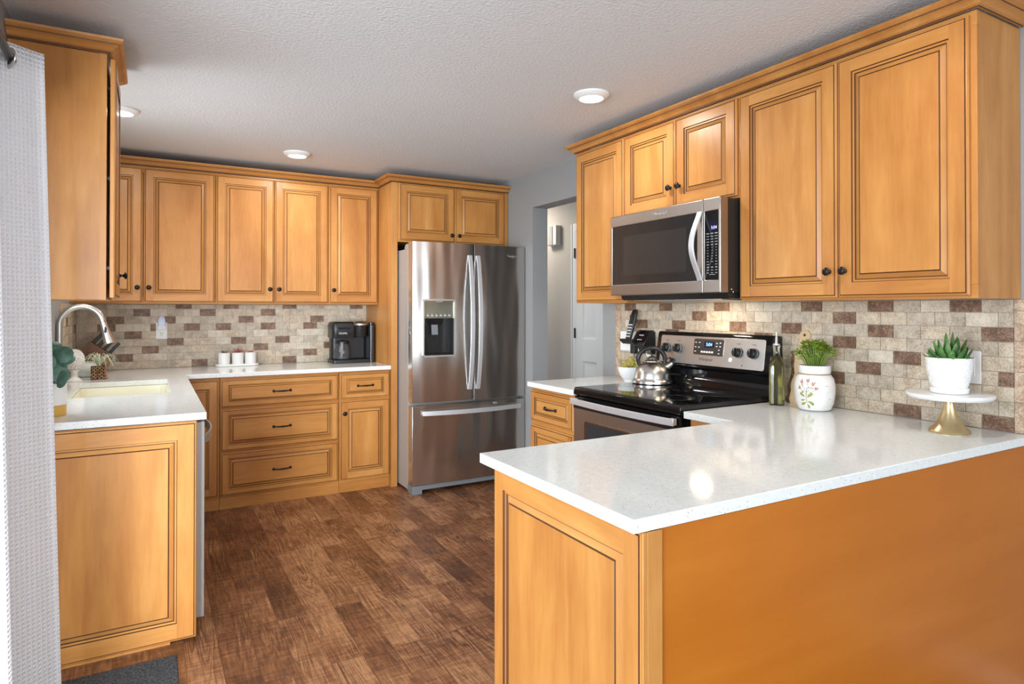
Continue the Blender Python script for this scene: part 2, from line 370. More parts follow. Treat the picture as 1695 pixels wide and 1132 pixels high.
M['mwglass'] = plain('microwave_window_glass', (0.022, 0.021, 0.021), 0.06, 0, 0.65)
M['mwsteel'] = steel('warm_microwave_steel', (0.40, 0.365, 0.335), 0.34, 0, (0.012, 1, 1))
M['legend2'] = plain('dim_print', (0.30, 0.33, 0.35), 0.5)
M['mwmesh'] = plain('microwave_screen', (0.034, 0.031, 0.029), 0.10, 0, 0.5)
M['bronze'] = plain('oil_rubbed_bronze', (0.022, 0.017, 0.014), 0.33, 0.6)
M['ceramic'] = plain('white_ceramic', (0.80, 0.80, 0.79), 0.22)
M['sink'] = plain('biscuit_sink', (0.80, 0.77, 0.60), 0.2)
M['legend'] = plain('pale_print', (0.62, 0.64, 0.66), 0.5)
M['badge'] = plain('dark_print', (0.10, 0.095, 0.09), 0.4)
M['badgel'] = plain('bright_badge', (0.78, 0.77, 0.75), 0.25, 0.8)
M['blue'] = plain('blue_digits', (0.1, 0.3, 0.9), 0.4, emit=(0.22, 0.52, 1.0), es=2.2)
M['violet'] = plain('violet_digits', (0.2, 0.2, 0.6), 0.4, emit=(0.50, 0.50, 0.95), es=1.2)
M['scr'] = plain('display_window', (0.010, 0.010, 0.022), 0.08)
M['brass'] = steel('brushed_brass', (0.68, 0.53, 0.30), 0.33, 0, (1, 1, 0.05), 0.06)
M['marble'] = noisy('white_marble', (0.74, 0.74, 0.74), (0.84, 0.84, 0.83), 9, 0.25)
M['leaf'] = noisy('herb_green', (0.14, 0.26, 0.012), (0.36, 0.48, 0.05), 60, 0.45)
M['stem'] = plain('herb_stem', (0.19, 0.29, 0.05), 0.5)
M['euc'] = noisy('eucalyptus_green', (0.045, 0.125, 0.09), (0.12, 0.235, 0.18), 30, 0.5)
M['air'] = noisy('air_plant_green', (0.42, 0.47, 0.32), (0.60, 0.62, 0.46), 40, 0.55)
M['pink'] = noisy('pink_succulent', (0.30, 0.075, 0.085), (0.46, 0.19, 0.18), 90, 0.5)
M['brownleaf'] = noisy('brown_succulent', (0.19, 0.11, 0.06), (0.30, 0.22, 0.12), 90, 0.5)
M['soil'] = noisy('soil', (0.03, 0.022, 0.016), (0.08, 0.06, 0.045), 120, 0.9)
M['mustard'] = plain('mustard_glaze', (0.62, 0.36, 0.075), 0.35)
M['crockwhite'] = noisy('distressed_white_glaze', (0.76, 0.75, 0.73), (0.84, 0.83, 0.82), 26, 0.35, 0, 0.25, 40)
M['paintred'] = plain('painted_blossom', (0.47, 0.18, 0.11), 0.5)
M['paintgreen'] = noisy('painted_leaf', (0.22, 0.27, 0.04), (0.40, 0.42, 0.10), 120, 0.5)
M['painttwig'] = plain('painted_twig', (0.24, 0.20, 0.10), 0.5)
M['board'] = noisy('pale_board', (0.60, 0.43, 0.25), (0.70, 0.54, 0.34), 14, 0.5)
M['bark'] = noisy('bark', (0.055, 0.028, 0.016), (0.20, 0.12, 0.075), 60, 0.9, 0, 0.8, 90)
M['walnut'] = noisy('walnut_block', (0.075, 0.028, 0.012), (0.16, 0.065, 0.026), 22, 0.4)
M['walnutl'] = noisy('walnut_block_face', (0.17, 0.075, 0.028), (0.27, 0.13, 0.05), 22, 0.4)
M['rug'] = noisy('charcoal_rug', (0.035, 0.040, 0.046), (0.105, 0.115, 0.125), 130, 0.95, 0, 0.9, 150, 0.2, 2, 0.004)
M['arti'] = noisy('artichoke_yellow', (0.22, 0.22, 0.04), (0.48, 0.37, 0.09), 60, 0.5)
M['haze'] = plain('night_light_lens', (0.62, 0.66, 0.80), 0.25, 0, 0.5, 0.25, emit=(0.75, 0.80, 1.0), es=0.12)
M['glass'] = plain('clear_glass', (0.93, 0.96, 0.90), 0.02, 0, 0.5, 1.0, 1.45)
M['oil'] = plain('olive_oil', (0.74, 0.66, 0.24), 0.03, 0, 0.5, 0.95, 1.35)
M['carafe'] = plain('smoked_glass', (0.10, 0.10, 0.105), 0.04, 0, 0.7, 0.45)
M['ribbed'] = plain('sage_white_ceramic', (0.62, 0.65, 0.60), 0.35)
M['brasshinge'] = plain('dark_hinge', (0.10, 0.09, 0.08), 0.4, 0.8)
M['lampglow'] = plain('lamp_lens', (1, 1, 1), 0.5, emit=(1.0, 0.95, 0.86), es=7.0)

def banded_leaf():
    m, nt, b = newmat('banded_aloe')
    tc = N(nt, 'ShaderNodeTexCoord')
    w = N(nt, 'ShaderNodeTexWave', wave_type='BANDS', bands_direction='Z', Scale=62.0, Distortion=3.0, Detail=1.0); w.inputs['Detail Scale'].default_value = 2.0
    L(nt, tc.outputs['Object'], w.inputs['Vector'])
    n = N(nt, 'ShaderNodeTexNoise', Scale=20.0); L(nt, tc.outputs['Object'], n.inputs['Vector'])
    g = ramp(nt, n.outputs['Fac'], [(0.35, (0.016, 0.075, 0.012)), (0.7, (0.075, 0.22, 0.030))])
    k = ramp(nt, w.outputs['Fac'], [(0.72, (0, 0, 0)), (0.92, (0.42, 0.42, 0.42))])
    L(nt, mixc(nt, k.outputs[0], g.outputs[0], (0.32, 0.50, 0.22)), b.inputs['Base Color']); b.inputs['Roughness'].default_value = 0.38
    return m
M['aloe'] = banded_leaf()
def waffle():
    m, nt, b = newmat('white_waffle_cloth')
    uv = N(nt, 'ShaderNodeUVMap')
    sep = N(nt, 'ShaderNodeSeparateXYZ'); L(nt, uv.outputs[0], sep.inputs[0])
    hs = []
    for i in (0, 1):
        k = N(nt, 'ShaderNodeMath', operation='MULTIPLY'); L(nt, sep.outputs[i], k.inputs[0]); k.inputs[1].default_value = 2*PI/0.014
        s_ = N(nt, 'ShaderNodeMath', operation='SINE'); L(nt, k.outputs[0], s_.inputs[0]); hs.append(s_)
    mx = N(nt, 'ShaderNodeMath', operation='MAXIMUM'); L(nt, hs[0].outputs[0], mx.inputs[0]); L(nt, hs[1].outputs[0], mx.inputs[1])
    b.inputs['Base Color'].default_value = (0.95, 0.97, 1.0, 1); b.inputs['Roughness'].default_value = 0.9; b.inputs['Specular IOR Level'].default_value = 0.1
    bump(nt, b, mx.outputs[0], 0.55, 0.003)
    tr = N(nt, 'ShaderNodeBsdfTranslucent', Color=(0.88, 0.91, 0.96, 1)); mixs = N(nt, 'ShaderNodeMixShader', Fac=0.25)
    out = nt.nodes['Material Output']; L(nt, b.outputs[0], mixs.inputs[1]); L(nt, tr.outputs[0], mixs.inputs[2]); L(nt, mixs.outputs[0], out.inputs[0])
    return m
M['curtain'] = waffle()
def cholla():
    m, nt, b = newmat('cholla_wood')
    tc = N(nt, 'ShaderNodeTexCoord'); n = N(nt, 'ShaderNodeTexNoise', Scale=50.0); L(nt, tc.outputs['Object'], n.inputs['Vector'])
    r = ramp(nt, n.outputs['Fac'], [(0.3, (0.22, 0.11, 0.05)), (0.7, (0.46, 0.29, 0.16))]); L(nt, r.outputs[0], b.inputs['Base Color']); b.inputs['Roughness'].default_value = 0.8
    return m
M['cholla'] = cholla()
M['texwhite'] = noisy('carved_white', (0.70, 0.68, 0.64), (0.82, 0.80, 0.77), 60, 0.6, 0, 0.8, 70)
def embossed():
    m, nt, b = newmat('embossed_white_pot')
    tc = N(nt, 'ShaderNodeTexCoord'); n = N(nt, 'ShaderNodeTexNoise', Scale=48.0, Detail=1, Distortion=1.5); L(nt, tc.outputs['Object'], n.inputs['Vector'])
    r = ramp(nt, n.outputs['Fac'], [(0.42, (0, 0, 0)), (0.56, (1, 1, 1))])
    b.inputs['Base Color'].default_value = (0.82, 0.82, 0.82, 1); b.inputs['Roughness'].default_value = 0.35
    bump(nt, b, r.outputs[0], 0.45, 0.004); return m
M['emboss'] = embossed()

# ================================================================== dimensions
XL, XR, YB = -0.445, 2.583, 5.270          # left wall, right wall, back wall
ZC = 2.399                                 # ceiling
CT, TH = 0.914, 0.029                      # worktop top, thickness
ZU, ZT = 1.3747, 2.3038                    # wall cabinets bottom, top
YREAR = -2.60

# ================================================================== room
b = MB(); b.box(-0.8, 3.7, YREAR-0.2, 6.5, -0.05, 0); struct(b.build('floor', M['floor']))
b = MB(); b.box(-0.8, 3.7, YREAR-0.2, 6.5, ZC, ZC+0.05); struct(b.build('ceiling', M['ceiling']))
b = MB(); b.box(XL-0.15, XR+0.137, YB, YB+0.12, 0, ZC); struct(b.build('wall_back', M['wall']))
b = MB(); b.slab([YREAR, 3.35, 4.236, YB], [0, 2.13, ZC], lambda i, j: not (i == 1 and j == 0), XR, XR+0.137, 'x'); struct(b.build('wall_right', M['wall']))
b = MB(); b.slab([YREAR, -0.05, 2.45, 3.30, 3.94, YB], [0, 1.12, 2.05, 2.06, ZC], lambda i, j: not ((i == 1 and j < 2) or (i == 3 and j == 1)), XL-0.15, XL, 'x'); struct(b.build('wall_left', M['wall']))
b = MB(); b.slab([XL-0.15, -0.7+0.1, 2.6, XR+0.137], [0, 0.6, 2.3, ZC], lambda i, j: not (i == 1 and j == 1), YREAR-0.15, YREAR, 'y'); struct(b.build('wall_rear', M['wall']))
b = MB(); b.box(3.45, 3.57, 1.2, 6.3, 0, ZC); struct(b.build('wall_hall', M['hallwall']))
b = MB(); b.box(XR+0.137, 3.45, 6.2, 6.3, 0, ZC); struct(b.build('wall_hall_end', M['hallwall']))
b = MB(); b.box(XR+0.137, 3.45, 1.2, 1.3, 0, ZC); struct(b.build('wall_hall_near', M['hallwall']))
# sink window: frame, sash and pane in the wall opening
b = MB(); b.slab([3.30, 3.34, 3.90, 3.94], [1.12, 1.16, 2.01, 2.05], lambda i, j: not (i == 1 and j == 1), XL-0.13, XL-0.07, 'x')
win = struct(b.build('window_1', M['white'], bevel=0.003))
# hall: casing and a white panelled door standing on the hall wall
b = MB()
b.box(3.433, 3.45, 4.865, 4.935, 0, 2.135); b.box(3.433, 3.45, 4.01, 4.08, 0, 2.135); b.box(3.433, 3.45, 4.08, 4.865, 2.065, 2.135)
b.box(3.428, 3.433, 4.915, 4.935, 0, 2.135); struct(b.build('trim_1', M['white'], bevel=0.003))
def hall_door():
    b = MB(); y0, y1 = 4.085, 4.860
    xs = [y0, 4.20, 4.43, 4.54, 4.755, y1]; zs = [0.01, 0.20, 0.865, 1.065, 1.72, 1.80, 1.98, 2.06]
    hole = lambda i, j: i in (1, 3) and j in (1, 3, 5)
    b.slab(xs, zs, lambda i, j: not hole(i, j), 3.432, 3.449, 'x')
    for i in (1, 3):
        for j in (1, 3, 5):
            a0, a1, c0, c1 = xs[i], xs[i+1], zs[j], zs[j+1]; vs = []
            for d, x in ((0, 3.432), (0.018, 3.443), (0.024, 3.443), (0.05, 3.436)):
                vs += [(x, a0+d, c0+d), (x, a1-d, c0+d), (x, a1-d, c1-d), (x, a0+d, c1-d)]
            fs = [(4*k+q, 4*k+(q+1) % 4, 4*k+4+(q+1) % 4, 4*k+4+q) for k in range(3) for q in range(4)] + [(12, 13, 14, 15)]
            b.add(vs, fs)
    o = struct(b.build('door_1', M['white'], recalc=False))
    for z in (1.858, 1.116, 0.28):
        h = MB(); h.box(3.426, 3.434, 4.862, 4.885, z-0.045, z+0.045); h.tube([(3.426, 4.868, z-0.047), (3.426, 4.868, z+0.047)], 0.006, 8); h.build('hinge', M['brasshinge'], o)
hall_door()
b = MB(); b.box(3.437, 3.45, 4.94, 6.2, 0, 0.09); struct(b.build('baseboard_hall', M['white'], bevel=0.003))
b = MB(); b.box(XR-0.012, XR, YREAR, 0.98, 0, 0.09); struct(b.build('baseboard_right', M['white'], bevel=0.003))

# ------------------------------------------------------------------ tiled splashbacks
def backsplash(name, plane, a0, a1, z0, z1, tw, rh, phase, dark, trim, out):
    """running-bond tiles on a grout bed. plane 'y' (x runs) or 'x' (y runs); out = tile face coordinate, bed 4 mm behind."""
    b = MB(); sgn = 1 if plane == 'y' else 1
    def bx(p0, p1, q0, q1, d0, d1, m):
        if plane == 'y': b.box(p0, p1, d0, d1, q0, q1, m)
        else: b.box(d0, d1, p0, p1, q0, q1, m)
    wall = YB if plane == 'y' else (XR if out > 0 else XL)
    bed = out + (0.003 if (plane == 'y' or out > 0) else -0.003)
    lo, hi = min(a0, a1), max(a0, a1)
    bx(lo, hi, z0, z1, min(bed, wall), max(bed, wall), 0)
    rnd = random.Random(int(abs(a0)*100)+3); g = 0.0013; r = 0
    while z0 + r*rh < z1 - 0.004:
        q0 = z0 + r*rh; q1 = min(q0+rh, z1); ph = phase + (tw/2 if r % 2 else 0)
        k = math.floor((lo-ph)/tw + 0.5)
        while ph + (k-0.5)*tw < hi:
            c = ph + k*tw; p0 = max(c-tw/2, lo); p1 = min(c+tw/2, hi); k += 1
            if p1-p0 < 0.008: continue
            isd = any(abs(c-da) < tw*0.35 and abs((q0+rh/2)-dz) < rh*0.45 for da, dz in dark)
            m = 4 if isd else rnd.choice((1, 1, 2, 2, 3))
            e = rnd.uniform(0, 0.0008)
            bx(p0+g, p1-g, q0+g, q1-g, min(out, bed)-(0 if wall < bed else e), max(out, bed)+(e if wall < bed else 0), m)
        r += 1
    for t0, t1 in trim:
        z = z0; 
        while z < z1-0.01:
            h = min(0.105, z1-z); bx(t0+0.001, t1-0.001, z+0.001, z+h-0.001, min(out, wall)-0.001, max(out, wall), 5); z += 0.105
    return b.build(name, [M['grout'], M['tileA'], M['tileB'], M['tileC'], M['tileD'], M['tileE']])
darkB = [(-.057,1.313),(-.216,1.26),(.208,1.352),(.367,1.316),(.125,1.261),(.018,1.208),(-.24,1.207),(-.104,1.154),(.264,1.21),(.162,1.102),(.003,1.05),(-.154,.993),(.322,.946),(-.435,1.31),
         (.526,1.362),(.794,1.316),(.95,1.362),(1.484,1.362),(.633,1.264),(1.163,1.264),(.477,1.21),(.796,1.209),(1.113,1.21),(.583,1.104),(.902,1.103),(.743,1.051),(1.245,1.05),(1.114,1.0),(.957,.946)]
o = backsplash('backsplash', 'y', XL+0.006, 1.575, 0.9145, ZU-0.001, 0.1063, 0.0532, 0.957, [(a, z+ (0.012 if z > 1.34 else 0)) for a, z in darkB], [], 5.265)
struct(o, 'sand and walnut running-bond tile splashback on the back wall', 'backsplash')
darkR = [(3.062,1.352),(2.753,1.352),(2.346,1.352),(2.498,1.302),(2.653,1.25),(2.24,1.25),(1.926,1.25),(2.954,1.25),(2.701,1.20),(2.081,1.20),
         (1.824,1.352),(1.512,1.351),(1.201,1.35),(1.668,1.302),(1.514,1.249),(1.099,1.248),(1.669,1.198),(1.41,1.146),(1.567,1.095),(1.696,1.042),(1.077,1.094),(1.349,1.042),(1.411,.937),(1.104,.939)]
o = backsplash('backsplash', 'x', 1.050, 3.157, 0.9145, ZU-0.001, 0.1037, 0.0517, 1.201, darkR, [(0.985, 1.050), (3.157, 3.211)], 2.578)
struct(o, 'sand and walnut tile splashback behind the range, edged with mottled trim', 'backsplash')
o = backsplash('backsplash', 'x', 4.44, 5.262, 0.9145, ZU-0.001, 0.1063, 0.0532, 4.60, [(4.72,1.26),(5.04,1.10),(4.88,1.34),(5.20,1.20)], [(4.385, 4.44)], XL+0.005)
struct(o, 'tile return on the left wall behind the faucet', 'backsplash')

# ================================================================== cabinetry
def door_mb(w, h, S_=0.056, R_=None, horiz=False):
    """raised-panel front, x 0..w, z 0..h, back at y=0, face toward -y. slots 0 upright wood, 1 level wood, 2 glaze"""
    R_ = R_ or S_; b = MB()
    def ring(d, y, dx=None, dz=None):
        ax = d if dx is None else dx; az = d if dz is None else dz
        return [(ax, -y, az), (w-ax, -y, az), (w-ax, -y, h-az), (ax, -y, h-az)]
    def bridge(loops, mats):
        vs = [p for l in loops for p in l]; fs = []; ms = []
        for i in range(len(loops)-1):
            for q in range(4):
                fs.append((4*i+q, 4*i+(q+1) % 4, 4*i+4+(q+1) % 4, 4*i+4+q))
                ms.append(mats[i] if mats[i] == 2 else (1 if q in (0, 2) else 0))
        b.add(vs, fs, ms)
    bridge([ring(0, 0), ring(0, .012), ring(.004, .0165), ring(.0072, .0175), ring(.0088, .0155), ring(.0106, .019)], [0, 0, 0, 2, 2])
    e = .0106
    x0, x1, z0, z1 = e, w-e, e, h-e; i0, i1, j0, j1 = S_, w-S_, R_, h-R_; y = -.019
    b.add([(x0,y,z0),(i0,y,z0),(i0,y,z1),(x0,y,z1)], [(0,1,2,3)], 0); b.add([(i1,y,z0),(x1,y,z0),(x1,y,z1),(i1,y,z1)], [(0,1,2,3)], 0)
    b.add([(i0,y,z0),(i1,y,z0),(i1,y,j0),(i0,y,j0)], [(0,1,2,3)], 1); b.add([(i0,y,j1),(i1,y,j1),(i1,y,z1),(i0,y,z1)], [(0,1,2,3)], 1)
    k = 1.0 if min(w, h) > 0.22 else 0.62
    L_ = [ring(0, .019, S_, R_)]
    for d, yy in ((.0022, .0130), (.009, .0125), (.0112, .0085), (.0128, .0085), (.028, .0160), (.0298, .0142), (.0326, .0170)):
        L_.append(ring(0, yy, S_+d*k, R_+d*k))
    bridge(L_, [2, 0, 2, 2, 0, 2, 2])
    b.add(L_[-1], [(0, 1, 2, 3)], 1 if horiz else 0)
    b.add(ring(0, 0), [(3, 2, 1, 0)], 0)
    return b
WM = [M['wood'], M['woodh'], M['glaze']]
def knob_mesh():
    b = MB(); b.xf = Matrix.Rotation(PI/2, 4, 'X')
    b.lathe([(0, 0), (.0085, 0), (.0085, .002), (.0055, .005), (.0048, .011), (.0075, .015), (.0150, .019), (.0158, .022), (.0125, .0265), (.006, .029), (0, .0295)], n=20, cap=(False, False))
    return b.mesh('knob', M['bronze'])
KNOB = knob_mesh()
def pull_mesh():
    b = MB(); pts = []; rr = []
    for k in range(17):
        t = k/16; x = -0.055+0.11*t; pts.append((x, -(0.004+0.024*math.sin(PI*t)**0.55), 0.0)); rr.append(0.0042+0.0022*math.exp(-((t-.5)/.16)**2)+0.001*math.exp(-((t-.25)/.05)**2)+0.001*math.exp(-((t-.75)/.05)**2))
    b.tube(pts, rr, 10)
    for sx in (-.055, .055): b.xf = Matrix.Translation((sx, 0, 0)) @ Matrix.Rotation(PI/2, 4, 'X'); b.lathe([(0, 0), (.0098, 0), (.0098, .003), (.006, .008), (0, .009)], n=16, cap=(False, False)); b.xf = None
    return b.mesh('handle', M['bronze'])
PULL = pull_mesh()
def add_door(root, x0, x1, z0, z1, knob=None, y=0, kz=0.10, name='door', **kw):
    o = door_mb(x1-x0, z1-z0, **kw).build(name, WM, root, angle=25, recalc=True); o.location = (x0, y, z0)
    if knob:
        side, top = knob[0], len(knob) > 1
        kx = 0.030 if side == 'L' else (x1-x0-0.030)
        link('knob', KNOB, o, loc=(kx, -0.019, (z1-z0-kz) if top else kz))
    return o
def add_drawer(root, x0, x1, z0, z1, pull=True, y=0, S_=0.046, R_=0.036):
    o = door_mb(x1-x0, z1-z0, S_, R_, True).build('drawer', WM, root, angle=25); o.location = (x0, y, z0)
    if pull: link('handle', PULL, o, loc=((x1-x0)/2, -0.0185, (z1-z0)/2))
    return o
def wall_cabinet(label, loc, rz, w, depth, doors, z0=ZU, z1=ZT, group='maple wall cabinets', dy=0):
    """face frame at local y=0; doors [(x0,x1,knob)] sit in front of it"""
    t = thing('wall_cabinet', label, 'cabinet', (loc[0], loc[1], z0), rz, group); H = z1-z0
    b = MB(); b.box(0, w, 0.019, depth, 0, H-0.004); b.box(0, w, 0, 0.019, 0, 0.045, 1); b.box(0, w, 0, 0.019, H-0.05, H-0.004, 1)
    xs = [0]+[ (doors[i][1]+doors[i+1][0])/2 for i in range(len(doors)-1)]+[w]
    b.box(0, 0.03, 0, 0.019, 0.045, H-0.05); b.box(w-0.03, w, 0, 0.019, 0.045, H-0.05)
    b.build('cabinet_body', WM, t, bevel=0.0012)
    for x0, x1, kn in doors: add_door(t, x0, x1, 0.009, H-0.018, kn, y=dy)
    return t
yf = 4.951; D = YB-yf-0.002
g = 0.0035
wall_cabinet('two-door maple wall cabinet in the corner behind the open-sided left cabinet', (-0.443, yf), 0, 0.839, D, [(0.012, 0.400-g, 'R'), (0.400+g, 0.839-0.004, 'L')])
wall_cabinet('two-door maple wall cabinet above the tray of small white pots', (0.396, yf), 0, 0.787, D, [(0.005, 0.393-g/2, 'R'), (0.393+g/2, 0.783, 'L')])
wall_cabinet('single-door maple wall cabinet above the coffee maker, against the tall panel', (1.183, yf), 0, 0.392, D, [(0.005, 0.383, 'L')])
xu = 2.2928; DR = XR-xu-0.002
wall_cabinet('tall single-door maple wall cabinet beside the doorway, left of the microwave', (xu, 3.237), -90, 0.472, DR, [(0.018, 0.468, None)])
wall_cabinet('short two-door maple wall cabinet directly above the microwave', (xu, 2.765), -90, 0.796, DR, [(0.004, 0.4, 'R'), (0.404, 0.784, 'L')], z0=1.840)
wall_cabinet('large two-door maple wall cabinet above the herb crock and cake stand', (xu, 1.969), -90, 0.938, DR, [(0.004, 0.467, 'R'), (0.471, 0.920, 'L')])
t = wall_cabinet('maple wall cabinet by the curtain, seen from its flat side panel', (-0.145, 2.842), 90, 0.42, 0.298, [(0.006, 0.412, 'R')], dy=-0.011)
for z in (.12, .46, .80): b = MB(); b.box(.012, .030, -.0112, .001, z-.006, z+.006); b.build('hinge', M['bronze'], t)
b = MB(); b.box(-0.003, 0.0, -0.0, 0.022, 0, ZT-ZU-0.004); b.build('corner_strip', WM, t)
# tall panel and cabinet over the refrigerator
b = MB(); b.box(1.577, 1.625, 4.630, YB-0.002, 0, ZT-0.004); tag(b.build('end_panel', M['wood'], bevel=0.0015), 'tall maple side panel standing between the base cabinets and the refrigerator', 'panel')
t = thing('wall_cabinet', 'two-door maple cabinet above the refrigerator', 'cabinet', (1.627, 4.630, 1.850), 0, 'maple wall cabinets')
b = MB(); b.box(0, 0.953, 0, 0.62, 0, ZT-1.850-0.004); b.build('cabinet_body', WM, t, bevel=0.0012)
add_door(t, 0.006, 0.462, 0.012, 0.445, 'R', kz=0.055); add_door(t, 0.466, 0.915, 0.012, 0.445, 'L', kz=0.055)

# crown mouldings
def crown(label, path, zb=ZT):
    P = [Vector((p[0], p[1])) for p in path]; prof = [(0, 0), (.005, 0), (.005, .006), (.012, .010), (.018, .018), (.030, .026), (.033, .027), (.034, .031), (.040, .034), (.046, .040), (.048, .048), (0, .048)]
    gl = {6: 2}
    nrm = []
    for i in range(len(P)-1):
        d = (P[i+1]-P[i]).normalized(); nrm.append(Vector((-d.y, d.x)))
    secs = []
    for i in range(len(P)):
        if i == 0: n = nrm[0]; k = 1
        elif i == len(P)-1: n = nrm[-1]; k = 1
        else:
            n = (nrm[i-1]+nrm[i]); k = 2/ (n.length**2) ; 
        secs.append([(P[i].x+n.x*a*k, P[i].y+n.y*a*k, zb-0.003+z) for a, z in prof])
    b = MB(); b.loft(secs, 1)
    m = len(prof)
    for q in range(len(secs)-1):
        b.m[q*m+6] = 2; b.m[q*m+1] = 2
    return tag(b.build('crown_molding', WM, angle=20), label, 'molding', 'maple crown moldings')
# path keeps the room on its left-hand normal
crown('maple crown molding along the back wall cabinets', [(1.575, 4.940), (-0.443, 4.940)])
crown('maple crown molding around the cabinet above the refrigerator', [(2.581, 4.622), (1.570, 4.622), (1.570, 4.89)])
crown('long maple crown molding along the range wall cabinets', [(2.581, 1.025), (2.286, 1.025), (2.286, 3.243), (2.581, 3.243)])
crown('short maple crown molding on the cabinet by the curtain', [(-0.443, 3.262), (-0.138, 3.262), (-0.138, 2.836), (-0.443, 2.836)])

# base cabinets, back run
def base_cabinet(label, loc, rz, w, depth, z0=0.075, z1=CT-TH-0.001, toe=True, body_y=0.0):
    t = thing('base_cabinet', label, 'cabinet', (loc[0], loc[1], 0), rz, 'maple base cabinets')
    b = MB(); b.box(0, w, body_y, depth, z0, z1, 1); b.build('cabinet_body', WM, t, bevel=0.0012)
    if toe: b = MB(); b.box(0.0, w, body_y+0.006, depth, 0, z0, 1); b.build('toe_kick', WM, t)
    return t
yb = 4.665; DB = YB-yb-0.008
t = base_cabinet('narrow maple corner base cabinet half hidden behind the sink counter', (0.165, yb), 0, 0.237, DB)
add_door(t, 0.02, 0.230, 0.094, 0.868, 'L+', kz=0.08)
t = base_cabinet('maple base cabinet with three wide stacked drawers', (0.404, yb), 0, 0.788, DB)
add_drawer(t, 0.004, 0.781, 0.680, 0.868); add_drawer(t, 0.004, 0.781, 0.391, 0.667); add_drawer(t, 0.004, 0.781, 0.094, 0.378)
t = base_cabinet('maple base cabinet with one drawer over a door, beside the refrigerator panel', (1.194, yb), 0, 0.381, DB)
add_drawer(t, 0.004, 0.377, 0.682, 0.868); add_door(t, 0.004, 0.377, 0.094, 0.669, 'L+', kz=0.09)
# left run: dishwasher, sink base, end panel
t = thing('base_cabinet', 'maple sink base cabinet under the left counter', 'cabinet', (0.165, 3.58, 0), 90, 'maple base cabinets')
b = MB(); b.box(0, 1.07, 0.0, 0.608, 0.09, 0.60, 1); b.build('cabinet_body', WM, t); b = MB(); b.box(0, 1.07, 0.06, 0.60, 0, 0.09, 1); b.build('toe_kick', WM, t)
add_door(t, 0.01, 0.42, 0.10, 0.56, 'R+'); add_door(t, 0.424, 0.83, 0.10, 0.56, 'L+')
t = thing('end_panel', 'maple raised end panel closing the left counter beside the dishwasher', 'panel', (XL+0.003, 2.913, 0), 0)
add_door(t, 0, 0.166-XL-0.003, 0.010, CT-TH-0.001, None, name='raised_panel', S_=0.070)
b = MB(); b.box(0, 0.163-XL-0.003, 0.0005, 0.060, 0.03, CT-TH-0.002); b.build('panel_core', WM, t)
b = MB(); b.box(0, 0.515, -0.012, 0.015, 0, 0.0095); b.build('foot_rail', M['wood'], t)
t = thing('dishwasher', 'stainless dishwasher seen edge-on next to the left end panel', 'dishwasher', (0.196, 2.978, 0), 90)
b = MB(); b.box(0, 0.596, 0.03, 0.60, 0.10, 0.865); b.build('tub', M['black'], t)
b = MB(); b.box(0, 0.596, -0.004, 0.03, 0.05, 0.868); b.build('door', M['greyside'], t, bevel=0.003)
pts = [(0.035+0.53*k/16, -.008-.040*math.sin(PI*k/16)**.7, .790) for k in range(17)]
b = MB(); b.sweep(pts, (0, 0, 1), [(-.018, -.004), (.018, -.004), (.018, .004), (-.018, .004)]); b.build('handle', plain('dishwasher_handle_metal', (.40, .38, .36), .40, .7), t, bevel=.001)
b = MB(); b.box(0, 0.596, 0.05, 0.58, 0, 0.0495); b.build('kick_plate', M['black'], t)

# right run: drawer base left of range, filler base right of range, peninsula
XF = 1.962                                  # base face frame on the range wall
t = base_cabinet('maple drawer base cabinet between the doorway and the range', (XF, 3.222), -90, 0.462, XR-XF-0.010)
add_drawer(t, 0.006, 0.440, 0.690, 0.866); add_drawer(t, 0.006, 0.440, 0.395, 0.666); add_drawer(t, 0.006, 0.440, 0.094, 0.372)
t = base_cabinet('maple base cabinet sliver right of the range under the corner counter', (XF, 1.950), -90, 0.27, XR-XF-0.010)
add_drawer(t, 0.045, 0.262, 0.700, 0.862, pull=False)
t = thing('peninsula_cabinet', 'maple peninsula cabinet with a raised end panel and a flat back panel', 'cabinet', (0, 0, 0))
b = MB(); b.box(0.893, XR-0.012, 1.016, 1.650, 0.0, CT-TH-0.001, 1); b.build('cabinet_body', WM, t)
e = door_mb(0.648, CT-TH-0.004, 0.058).build('end_panel', WM, t, angle=25); e.location = (0.891, 1.652, 0.003); e.rotation_euler = (0, 0, -PI/2)
b = MB(); b.box(0.915, XR-0.012, 1.0045, 1.0155, 0.0, CT-TH-0.002); b.build('back_panel', M['woodback'], t)
b = MB(); b.box(0.8725, 0.884, 0.9995, 1.004, 0, CT-TH-0.002, 0); b.box(0.884, 0.9255, 0.9995, 1.0045, 0, CT-TH-0.002, 0); b.build('corner_strip', WM, t, bevel=0.0015)
b = MB(); b.box(1.005, 1.9, 1.651, 1.668, 0.09, CT-TH-0.03); b.build('inner_front', WM, t)

# ================================================================== worktops
b = MB(); SX0, SX1, SY0, SY1 = -0.345, 0.090, 3.690, 4.400
b.slab([XL+0.001, SX0, SX1, 0.2031, 1.5755, 1.5942], [2.9186, SY0, SY1, 4.6311, 4.6285, YB-0.006] if False else [2.9186, SY0, SY1, 4.6311, YB-0.006],
       lambda i, j: (j == 3 and i <= 3) or (i <= 2 and j <= 2 and not (i == 1 and j == 1)), CT-TH, CT)
wt = tag(b.build('worktop', M['quartz'], bevel=0.0022), 'L-shaped speckled quartz worktop with the sink, along the left and back walls', 'worktop', 'white quartz worktops')
b = MB(); b.box(1.574, 1.5942, 4.6311, 4.6295, CT-TH, CT) if False else None
b = MB(); b.box(1.9272, XR-0.006, 2.756, 3.2232, CT-TH, CT); tag(b.build('worktop', M['quartz'], bevel=0.0022), 'small quartz worktop left of the range, by the doorway', 'worktop', 'white quartz worktops')
